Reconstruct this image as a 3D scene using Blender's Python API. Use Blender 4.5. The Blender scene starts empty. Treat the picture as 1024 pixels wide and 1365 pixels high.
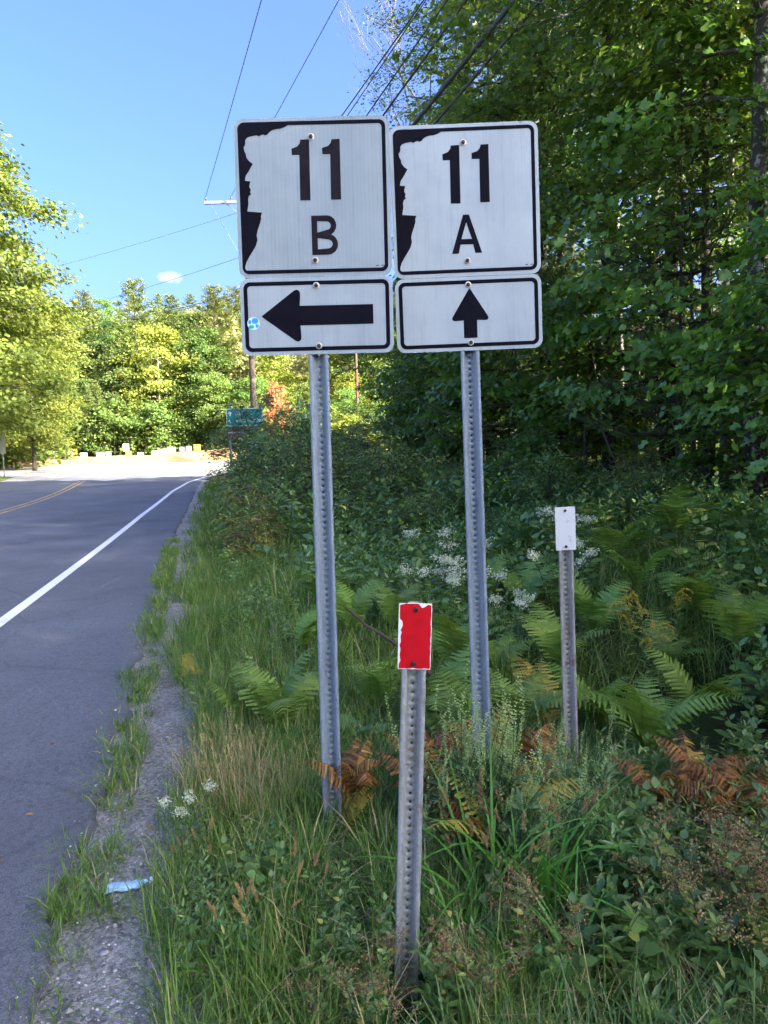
import bpy, bmesh, math, random
import numpy as np
from mathutils import Vector, Matrix
from mathutils.geometry import tessellate_polygon

SC = bpy.context.scene
COL = SC.collection
R = math.radians

# ------------------------------------------------------------------ camera
CAM_H, FPX, PITCH, ROLL = 1.55, 910.0, 4.3, -1.5
cam_d = bpy.data.cameras.new('camera')
cam_d.sensor_fit = 'HORIZONTAL'
cam_d.sensor_width = 36.0
cam_d.lens = 36.0 * FPX / 1024.0
cam_d.clip_start, cam_d.clip_end = 0.05, 5000
cam = bpy.data.objects.new('camera', cam_d)
COL.objects.link(cam)
CM = Matrix.Translation((0, 0, CAM_H)) @ Matrix.Rotation(R(90 - PITCH), 4, 'X') @ Matrix.Rotation(R(ROLL), 4, 'Z')
cam.matrix_world = CM
SC.camera = cam

# ------------------------------------------------------------------ sky, sun, exposure
SUN_AZ, SUN_EL = 121.0, 24.0          # clockwise from +Y, above the horizon
W = bpy.data.worlds.new('World')
SC.world = W
W.use_nodes = True
wn, wl = W.node_tree.nodes, W.node_tree.links
wn.clear()
sky = wn.new('ShaderNodeTexSky')
sky.sky_type = 'NISHITA'
sky.sun_disc = False
sky.sun_elevation = R(SUN_EL)
sky.sun_rotation = R(SUN_AZ)
sky.altitude = 200
sky.air_density = 0.8
sky.dust_density = 10.0
sky.ozone_density = 4.0
bg = wn.new('ShaderNodeBackground')
bg.inputs['Strength'].default_value = 0.108
wo = wn.new('ShaderNodeOutputWorld')
hs0 = wn.new('ShaderNodeHueSaturation'); hs0.inputs['Saturation'].default_value = 1.2; hs0.inputs['Value'].default_value = 1.0; hs0.inputs['Hue'].default_value = 0.516
wl.new(sky.outputs[0], hs0.inputs['Color']); 
# one small white cloud, far off above the hill
tcw = wn.new('ShaderNodeTexCoord')
cdir = ((CM.to_3x3() @ Vector(((227 - 512) / FPX, -(369 - 682.5) / FPX, -1))).normalized())
cr_ = cdir.cross(Vector((0, 0, 1))).normalized(); cu_ = cr_.cross(cdir).normalized()
def wdot(v, k):
    d = wn.new('ShaderNodeVectorMath'); d.operation = 'DOT_PRODUCT'; d.inputs[1].default_value = tuple(v / k); wl.new(tcw.outputs['Generated'], d.inputs[0])
    p = wn.new('ShaderNodeMath'); p.operation = 'POWER'; p.inputs[1].default_value = 2; 
    a = wn.new('ShaderNodeMath'); a.operation = 'ABSOLUTE'; wl.new(d.outputs['Value'], a.inputs[0]); wl.new(a.outputs[0], p.inputs[0]); return p
ws = wn.new('ShaderNodeMath'); ws.operation = 'ADD'; wl.new(wdot(cr_, .019).outputs[0], ws.inputs[0]); wl.new(wdot(cu_, .0085).outputs[0], ws.inputs[1])
wns = wn.new('ShaderNodeTexNoise'); wns.inputs['Scale'].default_value = 130; wns.inputs['Detail'].default_value = 5; wl.new(tcw.outputs['Generated'], wns.inputs['Vector'])
wad = wn.new('ShaderNodeMath'); wad.operation = 'MULTIPLY_ADD'; wad.inputs[1].default_value = 1.6; wl.new(wns.outputs['Fac'], wad.inputs[0]); wl.new(ws.outputs[0], wad.inputs[2])
fwd = wn.new('ShaderNodeVectorMath'); fwd.operation = 'DOT_PRODUCT'; fwd.inputs[1].default_value = tuple(cdir); wl.new(tcw.outputs['Generated'], fwd.inputs[0])
wfr = wn.new('ShaderNodeMath'); wfr.operation = 'GREATER_THAN'; wfr.inputs[1].default_value = .5; wl.new(fwd.outputs['Value'], wfr.inputs[0])
wrp = wn.new('ShaderNodeMapRange'); wrp.inputs['From Min'].default_value = .55; wrp.inputs['From Max'].default_value = 1.7; wrp.inputs['To Min'].default_value = .75; wrp.inputs['To Max'].default_value = 0; wl.new(wad.outputs[0], wrp.inputs['Value'])
wmu = wn.new('ShaderNodeMath'); wmu.operation = 'MULTIPLY'; wl.new(wrp.outputs[0], wmu.inputs[0]); wl.new(wfr.outputs[0], wmu.inputs[1])
wmx = wn.new('ShaderNodeMixRGB'); wmx.inputs[2].default_value = (1.9, 1.9, 2.0, 1); wl.new(wmu.outputs[0], wmx.inputs[0]); wl.new(hs0.outputs[0], wmx.inputs[1]); wl.new(wmx.outputs[0], bg.inputs['Color'])
wl.new(bg.outputs[0], wo.inputs['Surface'])

sun_d = bpy.data.lights.new('sun', 'SUN')
sun_d.energy = 3.3
sun_d.angle = R(0.53)
sun_d.color = (1.0, 0.89, 0.74)
sun = bpy.data.objects.new('sun', sun_d)
COL.objects.link(sun)
sv = Vector((math.sin(R(SUN_AZ)) * math.cos(R(SUN_EL)), math.cos(R(SUN_AZ)) * math.cos(R(SUN_EL)), math.sin(R(SUN_EL))))
sun.rotation_euler = sv.to_track_quat('Z', 'Y').to_euler()
sun.location = sv * 80

SC.view_settings.view_transform = 'Standard'
SC.view_settings.look = 'None'
SC.view_settings.gamma = 1.0
SC.view_settings.exposure = 3.0
SC.render.engine = 'CYCLES'
cy = SC.cycles
cy.max_bounces = 6
cy.diffuse_bounces = 4
cy.glossy_bounces = 2
cy.transmission_bounces = 4
cy.transparent_max_bounces = 4
cy.caustics_reflective = False
cy.caustics_refractive = False
cy.use_denoising = True
cy.use_adaptive_sampling = True
cy.adaptive_threshold = 0.03
cy.sample_clamp_indirect = 6.0

# ------------------------------------------------------------------ coordinates
TH = math.atan(212.0 / 910.0)                   # the road runs 13 degrees left of the view
DS = np.array((-math.sin(TH), math.cos(TH)))
DT = np.array((math.cos(TH), math.sin(TH)))

def st(s, t):
    return s * DS[0] + t * DT[0], s * DS[1] + t * DT[1]

def to_st(x, y):
    return x * DS[0] + y * DS[1], x * DT[0] + y * DT[1]

def at(px, py, depth):
    v = CM @ Vector(((px - 512.0) / FPX * depth, -(py - 682.5) / FPX * depth, -depth))
    return v

def smooth(a, b, x):
    u = np.clip((x - a) / (b - a), 0, 1)
    return u * u * (3 - 2 * u)

def road_z(s):
    s = np.asarray(s, float)
    return np.where(s < 0, 0, np.where(s < 60, 0.00056 * s * s, 2.016 + 0.05 * (s - 60)))

def right_edge(s):
    return np.interp(s, [-60, 2, 5, 13, 30, 37, 42, 47, 53, 60], [-0.60, -0.60, -0.70, -1.05, -1.2, -1.15, -0.7, 2.5, 12, 40])

def left_edge(s):
    return np.interp(s, [-60, 40, 46, 47, 53], [-12.6, -12.6, -14.5, -17, -60])

def ground_z(s, t):
    s = np.asarray(s, float); t = np.asarray(t, float)
    z = np.minimum(road_z(s), 3.4)
    bank = np.interp(t, [-60, -16, -12.6, -0.7, -0.3, 0.2, 0.8, 1.6, 2.6, 3.6, 5, 6.5, 9, 15, 40],
                     [0.8, -0.05, -0.08, -0.08, -0.055, -0.05, -0.07, -0.16, -0.30, -0.10, 0.30, 0.55, 0.85, 1.5, 4.0])
    far = smooth(38, 50, s)
    z = z + bank * (1 - far) + far * -0.12
    onroad = (t < right_edge(s) - 0.03) & (t > left_edge(s) + 0.05) & (s < 67)
    bump = 0.03 * np.sin(s * 2.1 + t * 1.3) * np.sin(t * 2.7 - s * 0.9) + 0.05 * np.sin(s * 0.7) * np.sin(t * 0.9 + 1)
    bw = smooth(0.3, 1.5, t) * (1 - smooth(40, 50, s))
    z = z + np.where(onroad, -0.05, bump * bw)
    hill = 27 * smooth(72, 210, s) + 30 * smooth(200, 420, s)
    return z + hill

def gz(x, y):
    s, t = to_st(x, y)
    return float(ground_z(s, t))

# ------------------------------------------------------------------ mesh helpers
class MB:
    def __init__(self):
        self.v = []; self.f = []; self.r = []; self.m = []; self.n = 0
    def add(self, V, F, rnd=0.5, mat=0):
        V = np.asarray(V, float).reshape(-1, 3)
        if not isinstance(F, (list, tuple)):
            F = [F]
        for f in F:
            f = np.asarray(f, int)
            if f.size:
                self.f.append(f + self.n); self.m.append(np.full(len(f), mat))
        self.v.append(V)
        self.r.append(np.broadcast_to(np.asarray(rnd, float), (len(V),)) if np.ndim(rnd) == 0 else np.asarray(rnd, float))
        self.n += len(V)
    def merge(self, o, M=None, rnd_shift=0.0):
        if not o.v: return
        V = np.concatenate(o.v)
        if M is not None:
            A = np.array(M)
            V = V @ A[:3, :3].T + A[:3, 3]
        for f, m in zip(o.f, o.m):
            self.f.append(f + self.n); self.m.append(m)
        self.v.append(V); self.r.append(np.clip(np.concatenate(o.r) + rnd_shift, 0, 1)); self.n += len(V)
    def mesh(self, name, mats, smooth_shade=False):
        me = bpy.data.meshes.new(name)
        if not self.v: return me
        V = np.concatenate(self.v).astype(np.float32)
        me.vertices.add(len(V)); me.vertices.foreach_set('co', V.ravel())
        ls, li, mi, pos = [], [], [], 0
        for f, m in zip(self.f, self.m):
            k = f.shape[1]
            ls.append(pos + k * np.arange(len(f))); li.append(f.ravel()); mi.append(m); pos += f.size
        ls = np.concatenate(ls).astype(np.int32); li = np.concatenate(li).astype(np.int32); mi = np.concatenate(mi).astype(np.int32)
        me.loops.add(len(li)); me.loops.foreach_set('vertex_index', li)
        me.polygons.add(len(ls)); me.polygons.foreach_set('loop_start', ls)
        me.polygons.foreach_set('material_index', mi)
        if smooth_shade:
            me.polygons.foreach_set('use_smooth', np.ones(len(ls), bool))
        a = me.attributes.new('rnd', 'FLOAT', 'POINT')
        a.data.foreach_set('value', np.concatenate(self.r).astype(np.float32))
        for m in (mats if isinstance(mats, (list, tuple)) else [mats]):
            me.materials.append(m)
        me.update(calc_edges=True)
        return me

def nrm(a):
    return a / np.maximum(np.linalg.norm(a, axis=-1, keepdims=True), 1e-9)

def tube(mb, pts, rad, sides=6, rnd=0.5, mat=0, cap=True):
    P = np.asarray(pts, float); n = len(P)
    r = np.broadcast_to(np.asarray(rad, float), (n,))
    T = nrm(np.gradient(P, axis=0))
    ref = np.array((0.0, 0.0, 1.0)) if abs(T[0, 2]) < 0.9 else np.array((1.0, 0, 0))
    A = nrm(np.cross(T, ref)); B = np.cross(T, A)
    an = np.linspace(0, 2 * np.pi, sides, endpoint=False)
    V = P[:, None] + r[:, None, None] * (np.cos(an)[None, :, None] * A[:, None] + np.sin(an)[None, :, None] * B[:, None])
    i = np.arange(n - 1)[:, None] * sides; j = np.arange(sides)[None]; j2 = (j + 1) % sides
    F = np.stack([i + j, i + j2, i + sides + j2, i + sides + j], -1).reshape(-1, 4)
    mb.add(V.reshape(-1, 3), F, rnd, mat)
    if cap and sides > 3:
        o = mb.n - n * sides
        mb.f.append(np.array([[o + k for k in range(sides)][::-1], [o + (n - 1) * sides + k for k in range(sides)]])); mb.m.append(np.full(2, mat))

TPL = {
 'oval': (np.array([(0,0,0),(.25,.33,.06),(.2,.68,.04),(0,1,-.04),(-.2,.68,.04),(-.25,.33,.06)]), [np.array([[0,1,2,3],[0,3,4,5]])]),
 'broad': (np.array([(0,0,0),(.36,.22,.07),(.36,.58,.06),(0,1,-.06),(-.36,.58,.06),(-.36,.22,.07)]), [np.array([[0,1,2,3],[0,3,4,5]])]),
 'lance': (np.array([(0,0,0),(.11,.3,.03),(.09,.65,.0),(0,1,-.1),(-.09,.65,.0),(-.11,.3,.03)]), [np.array([[0,1,2,3],[0,3,4,5]])]),
 'maple': (np.array([(0,0,0),(.52,.2,.06),(.24,.45,.02),(.42,.74,.05),(0,1,-.06),(-.42,.74,.05),(-.24,.45,.02),(-.52,.2,.06)]), [np.array([[0,1,2,3,4],[0,4,5,6,7]])]),
 'needle': (np.array([(-.035,0,0),(.035,0,0),(0.0,1,0)]), [np.array([[0,1,2]])]),
 'tuft': (np.array([(0,0,0),(.3,.8,.1),(.12,.45,.02),(.05,1,-.05),(-.12,.5,.05),(-.3,.85,-.05)]), [np.array([[0,1,2],[0,2,3],[0,3,4],[0,4,5]])]),
}
def leaves(mb, P, D, N, L, tpl='oval', rnd=None, mat=0, wide=1.0):
    P = np.asarray(P, float); n = len(P)
    if n == 0: return
    T, F = TPL[tpl]
    D = nrm(np.asarray(D, float)); S = nrm(np.cross(D, N)); N2 = np.cross(S, D)
    L = np.broadcast_to(np.asarray(L, float), (n,))[:, None, None]
    V = P[:, None] + L * (wide * T[None, :, 0:1] * S[:, None] + T[None, :, 1:2] * D[:, None] + T[None, :, 2:3] * N2[:, None])
    k = len(T)
    off = (np.arange(n) * k)[:, None, None]
    if rnd is None: rnd = np.random.rand(n)
    mb.add(V.reshape(-1, 3), [(f[None] + off).reshape(-1, f.shape[1]) for f in F], np.repeat(rnd, k), mat)

def blades(mb, P, az, L, w, lean, curv, rnd, mat=0, seg=3):
    n = len(P)
    k = np.arange(seg + 1) / seg
    ang = lean[:, None] + curv[:, None] * k[None, 1:] ** 1.3 * 1.6
    dz = np.cumsum(np.cos(ang), 1) / seg; dh = np.cumsum(np.sin(ang), 1) / seg
    dz = np.concatenate([np.zeros((n, 1)), dz], 1) * L[:, None]; dh = np.concatenate([np.zeros((n, 1)), dh], 1) * L[:, None]
    ca, sa = np.cos(az)[:, None], np.sin(az)[:, None]
    C = np.stack([P[:, 0:1] + dh * ca, P[:, 1:2] + dh * sa, P[:, 2:3] + dz], -1)
    tw = az + 1.57 + (np.random.rand(n) - .5) * 1.4
    S = np.stack([np.cos(tw), np.sin(tw), np.zeros(n)], -1)[:, None]
    ww = (w[:, None] * np.array([.7, 1, .85, .55, .3][:seg] if seg <= 4 else np.interp(k[:-1], [0, .3, 1], [.7, 1, .2]))[None])[..., None]
    Lf, Rt = C[:, :-1] - S * ww * .5, C[:, :-1] + S * ww * .5
    m = 2 * seg + 1
    V = np.empty((n, m, 3)); V[:, 0:2 * seg:2] = Lf; V[:, 1:2 * seg:2] = Rt; V[:, -1] = C[:, -1]
    off = (np.arange(n) * m)[:, None, None]
    q = np.array([[2 * i, 2 * i + 1, 2 * i + 3, 2 * i + 2] for i in range(seg - 1)])
    t3 = np.array([[2 * seg - 2, 2 * seg - 1, 2 * seg]])
    mb.add(V.reshape(-1, 3), [(q[None] + off).reshape(-1, 4), (t3[None] + off).reshape(-1, 3)], np.repeat(rnd, m), mat)

def tag(o, label=None, cat=None, group=None, kind=None):
    if label: o['label'] = label
    if cat: o['category'] = cat
    if group: o['group'] = group
    if kind: o['kind'] = kind
    return o

def obj(name, me, parent=None, loc=None):
    o = bpy.data.objects.new(name, me); COL.objects.link(o)
    if parent is not None: o.parent = parent
    if loc is not None: o.location = loc
    return o

def empty(name, loc=(0, 0, 0), rot=(0, 0, 0), sc=1.0):
    o = bpy.data.objects.new(name, None); COL.objects.link(o)
    o.empty_display_size = 0.1
    o.location = loc; o.rotation_euler = rot; o.scale = (sc, sc, sc) if np.ndim(sc) == 0 else sc
    return o

def spawn(name, parts, loc, rz=0.0, sc=1.0, label=None, cat=None, group=None, tilt=(0, 0)):
    """one thing: an Empty at its base with one child per (part name, mesh); copies share the mesh data"""
    e = empty(name, loc, (tilt[0], tilt[1], rz), sc)
    for pn, me in parts:
        c = obj(pn, me, e)
        if pn in ('flower', 'flower_spike', 'seed_head'): c['kind'] = 'stuff'
    return tag(e, label, cat, group)

def bm_obj(name, bm, mat, parent=None, smooth_shade=False):
    me = bpy.data.meshes.new(name); bm.to_mesh(me); bm.free()
    me.materials.append(mat)
    if smooth_shade:
        for p in me.polygons: p.use_smooth = True
    return obj(name, me, parent)

# ------------------------------------------------------------------ materials
def mat_new(name):
    m = bpy.data.materials.new(name); m.use_nodes = True
    nt = m.node_tree; nt.nodes.clear()
    out = nt.nodes.new('ShaderNodeOutputMaterial')
    return m, nt, nt.nodes, nt.links, out

def noise(nt, scale, detail=4, rough=.6, vec=None, dim='3D'):
    n = nt.nodes.new('ShaderNodeTexNoise'); n.inputs['Scale'].default_value = scale
    n.inputs['Detail'].default_value = detail; n.inputs['Roughness'].default_value = rough
    if vec is not None: nt.links.new(vec, n.inputs['Vector'])
    return n

def ramp(nt, fac, stops):
    r = nt.nodes.new('ShaderNodeValToRGB'); e = r.color_ramp.elements
    while len(e) < len(stops): e.new(0.5)
    for el, (p, c) in zip(e, stops):
        el.position = p; el.color = (*c, 1) if len(c) == 3 else c
    nt.links.new(fac, r.inputs[0]); return r

def leaf_mat(name, stops, trans=.35, rough=.45, obj_var=.12, spec=.3, tcol=1.35):
    m, nt, N, L, out = mat_new(name)
    at_ = N.new('ShaderNodeAttribute'); at_.attribute_name = 'rnd'
    rp = ramp(nt, at_.outputs['Fac'], stops)
    oi = N.new('ShaderNodeObjectInfo')
    hs = N.new('ShaderNodeHueSaturation')
    mr = N.new('ShaderNodeMapRange'); mr.inputs['To Min'].default_value = 1 - obj_var * 1.6; mr.inputs['To Max'].default_value = 1 + obj_var * 1.6
    L.new(oi.outputs['Random'], mr.inputs['Value']); L.new(mr.outputs[0], hs.inputs['Value'])
    ml = N.new('ShaderNodeMath'); ml.operation = 'MULTIPLY'; ml.inputs[1].default_value = 7.31
    fr = N.new('ShaderNodeMath'); fr.operation = 'FRACT'
    L.new(oi.outputs['Random'], ml.inputs[0]); L.new(ml.outputs[0], fr.inputs[0])
    mh = N.new('ShaderNodeMapRange'); mh.inputs['To Min'].default_value = .5 - obj_var * .12; mh.inputs['To Max'].default_value = .5 + obj_var * .12
    L.new(fr.outputs[0], mh.inputs['Value']); L.new(mh.outputs[0], hs.inputs['Hue'])
    L.new(rp.outputs[0], hs.inputs['Color'])
    pb = N.new('ShaderNodeBsdfPrincipled'); pb.inputs['Roughness'].default_value = rough
    pb.inputs['Specular IOR Level'].default_value = spec
    L.new(hs.outputs[0], pb.inputs['Base Color'])
    tr = N.new('ShaderNodeBsdfTranslucent')
    g = N.new('ShaderNodeMixRGB'); g.blend_type = 'MULTIPLY'; g.inputs[0].default_value = 1; g.inputs[2].default_value = (tcol * 1.15, tcol * 1.1, tcol * .55, 1)
    L.new(hs.outputs[0], g.inputs[1]); L.new(g.outputs[0], tr.inputs['Color'])
    mx = N.new('ShaderNodeMixShader'); mx.inputs[0].default_value = trans
    L.new(pb.outputs[0], mx.inputs[1]); L.new(tr.outputs[0], mx.inputs[2]); L.new(mx.outputs[0], out.inputs[0])
    return m

def plain(name, col, rough=.6, metal=0.0, var=.0, scale=30, bump=0.0, spec=.4, col2=None, coord='Object', lo=.35, hi=.65):
    m, nt, N, L, out = mat_new(name)
    pb = N.new('ShaderNodeBsdfPrincipled'); pb.inputs['Roughness'].default_value = rough; pb.inputs['Metallic'].default_value = metal
    pb.inputs['Specular IOR Level'].default_value = spec
    pb.inputs['Base Color'].default_value = (*col, 1)
    if var or col2 or bump:
        tc = N.new('ShaderNodeTexCoord')
        ns = noise(nt, scale, 6, .65, tc.outputs[coord])
        c2 = col2 if col2 else tuple(c * (1 - var) for c in col)
        c1 = col if col2 else tuple(c * (1 + var) for c in col)
        rp = ramp(nt, ns.outputs['Fac'], [(lo, c2), (hi, c1)])
        L.new(rp.outputs[0], pb.inputs['Base Color'])
        if bump:
            b = N.new('ShaderNodeBump'); b.inputs['Strength'].default_value = bump; b.inputs['Distance'].default_value = .02
            L.new(ns.outputs['Fac'], b.inputs['Height']); L.new(b.outputs[0], pb.inputs['Normal'])
    L.new(pb.outputs[0], out.inputs[0])
    return m

M = {}
# foliage (leaf colours raised beyond life to lift the dark shade)
M['leaf_wood'] = leaf_mat('maple_leaf', [(0, (.06, .115, .022)), (.45, (.115, .21, .036)), (.8, (.17, .27, .043)), (1, (.28, .31, .05))], .5, .40, .18, .6)
M['leaf_wood2'] = leaf_mat('ash_leaf', [(0, (.07, .13, .022)), (.45, (.135, .22, .038)), (.8, (.19, .28, .045)), (1, (.30, .32, .055))], .5, .40, .18, .6)
M['leaf_sapling'] = leaf_mat('sapling_leaf', [(0, (.07, .15, .025)), (.6, (.12, .24, .04)), (1, (.19, .30, .055))], .42, .38, .14, .6)
M['leaf_far'] = leaf_mat('far_leaf', [(0, (.07, .12, .03)), (.5, (.13, .19, .045)), (1, (.22, .27, .075))], .36, .6, .25, .15)
M['leaf_far_yellow'] = leaf_mat('yellowing_leaf', [(0, (.15, .20, .035)), (.5, (.245, .285, .05)), (1, (.35, .345, .07))], .35, .6, .08, .15)
M['leaf_far_dark'] = leaf_mat('dark_leaf', [(0, (.05, .09, .03)), (.5, (.09, .14, .04)), (1, (.17, .2, .06))], .3, .6, .15, .15)
M['leaf_far_pale'] = leaf_mat('thin_leaf', [(0, (.21, .225, .09)), (.5, (.30, .305, .13)), (1, (.40, .385, .19))], .3, .7, .12, .1)
M['leaf_red'] = leaf_mat('red_leaf', [(0, (.30, .12, .05)), (.6, (.42, .20, .09)), (1, (.46, .32, .10))], .3, .6, .05, .1)
M['needle_far'] = leaf_mat('far_needles', [(0, (.07, .11, .035)), (.5, (.14, .19, .05)), (1, (.23, .26, .08))], .2, .6, .16, .2)
M['needle'] = leaf_mat('pine_needles', [(0, (.06, .11, .04)), (.5, (.11, .18, .065)), (1, (.17, .24, .09))], .2, .5, .1, .4)
M['shrub'] = leaf_mat('shrub_leaf', [(0, (.07, .135, .028)), (.6, (.125, .22, .045)), (1, (.22, .29, .06))], .32, .40, .12, .6)
M['shrub_olive'] = leaf_mat('olive_leaf', [(0, (0.091, 0.104, 0.026)), (.6, (0.169, 0.182, 0.039)), (1, (0.286, 0.247, 0.052))], .3, .45, .12)
M['herb'] = leaf_mat('herb_leaf', [(0, (.075, .145, .034)), (.5, (.125, .22, .05)), (.86, (.20, .30, .07)), (1, (.34, .32, .08))], .3, .40, .14, .6)
M['herb_mint'] = leaf_mat('grey_green_leaf', [(0, (.085, .16, .065)), (.6, (.15, .26, .10)), (1, (.22, .33, .14))], .28, .45, .1, .5)
M['herb_dark'] = leaf_mat('dark_herb_leaf', [(0, (.05, .11, .032)), (.6, (.085, .175, .05)), (1, (.14, .24, .065))], .25, .38, .12, .6)
M['grass'] = leaf_mat('grass_blade', [(0, (.06, .13, .02)), (.45, (.115, .21, .034)), (.78, (.18, .28, .05)), (.86, (.30, .31, .09)), (1, (.46, .39, .19))], .3, .45, .0, .35)
M['grass_deep'] = leaf_mat('grass_blade_deep', [(0, (.05, .12, .026)), (.55, (.10, .20, .045)), (.84, (.16, .26, .06)), (.9, (.29, .28, .11)), (1, (.46, .38, .2))], .3, .40, .0, .5)
M['reed'] = leaf_mat('reed_blade', [(0, (0.065, 0.208, 0.026)), (1, (0.130, 0.351, 0.052))], .35, .38, .05, .4)
M['straw'] = leaf_mat('dry_grass', [(0, (.28, .22, .10)), (.6, (.42, .34, .18)), (1, (.55, .46, .27))], .2, .7, .1, .2)
M['fern'] = leaf_mat('fern_green', [(0, (.10, .19, .035)), (.5, (.16, .27, .05)), (1, (.24, .34, .07))], .35, .5, .12, .4)
M['fern_yellow'] = leaf_mat('fern_yellow', [(0, (.20, .18, .03)), (.5, (.33, .28, .05)), (1, (.45, .36, .09))], .3, .55, .08)
M['fern_rust'] = leaf_mat('fern_rust', [(0, (.09, .036, .016)), (.5, (.235, .105, .03)), (1, (.43, .28, .065))], .25, .6, .1)
M['white_flower'] = leaf_mat('white_petal', [(0, (.33, .40, .28)), (.5, (.55, .60, .48)), (1, (.72, .74, .66))], .25, .6, .05)
M['yellow_flower'] = leaf_mat('yellow_petal', [(0, (.35, .27, .03)), (1, (.55, .42, .05))], .2, .6, .05)
M['seed_brown'] = leaf_mat('brown_seed', [(0, (.13, .075, .03)), (.6, (.26, .17, .07)), (1, (.36, .26, .12))], .05, .8, .15)
M['spike'] = leaf_mat('ragweed_spike', [(0, (.20, .30, .10)), (1, (.34, .44, .17))], .2, .6, .05)
M['stem'] = plain('green_stem', (.06, .11, .03), .5, var=.2, scale=20)
M['stem_brown'] = plain('brown_stem', (.07, .045, .03), .7, var=.3, scale=20)
M['bark'] = plain('bark', (.085, .07, .055), .9, scale=9, bump=.6, col2=(.035, .03, .025))
M['bark_pale'] = plain('pale_bark', (.42, .39, .33), .85, scale=4, bump=.3, col2=(.20, .18, .15))
M['bark_lichen'] = plain('lichen_bark', (.34, .36, .34), .9, scale=11, bump=.5, col2=(.06, .055, .05), lo=.52, hi=.60)
M['bark_bare'] = plain('bare_bark', (.21, .17, .14), .85, scale=6, col2=(.12, .10, .085))

# ------------------------------------------------------------------ setting: ground, road, shoulder, island
def ground_mat():
    m, nt, N, L, out = mat_new('ground_soil')
    tc = N.new('ShaderNodeTexCoord')
    n1 = noise(nt, .9, 6, .6, tc.outputs['Object']); n2 = noise(nt, 26, 8, .7, tc.outputs['Object'])
    a = ramp(nt, n2.outputs['Fac'], [(.3, (.03, .022, .012)), (.55, (.08, .06, .032)), (.75, (.16, .12, .065))])
    b = ramp(nt, n2.outputs['Fac'], [(.3, (.015, .03, .008)), (.6, (.035, .065, .016)), (.8, (.08, .09, .03))])
    mx = N.new('ShaderNodeMixRGB'); f = ramp(nt, n1.outputs['Fac'], [(.4, (0, 0, 0)), (.6, (1, 1, 1))])
    L.new(f.outputs[0], mx.inputs[0]); L.new(a.outputs[0], mx.inputs[1]); L.new(b.outputs[0], mx.inputs[2])
    pb = N.new('ShaderNodeBsdfPrincipled'); pb.inputs['Roughness'].default_value = .95; pb.inputs['Specular IOR Level'].default_value = .1
    L.new(mx.outputs[0], pb.inputs['Base Color'])
    bp = N.new('ShaderNodeBump'); bp.inputs['Strength'].default_value = .9; bp.inputs['Distance'].default_value = .03
    L.new(n2.outputs['Fac'], bp.inputs['Height']); L.new(bp.outputs[0], pb.inputs['Normal']); L.new(pb.outputs[0], out.inputs[0])
    return m

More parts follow.
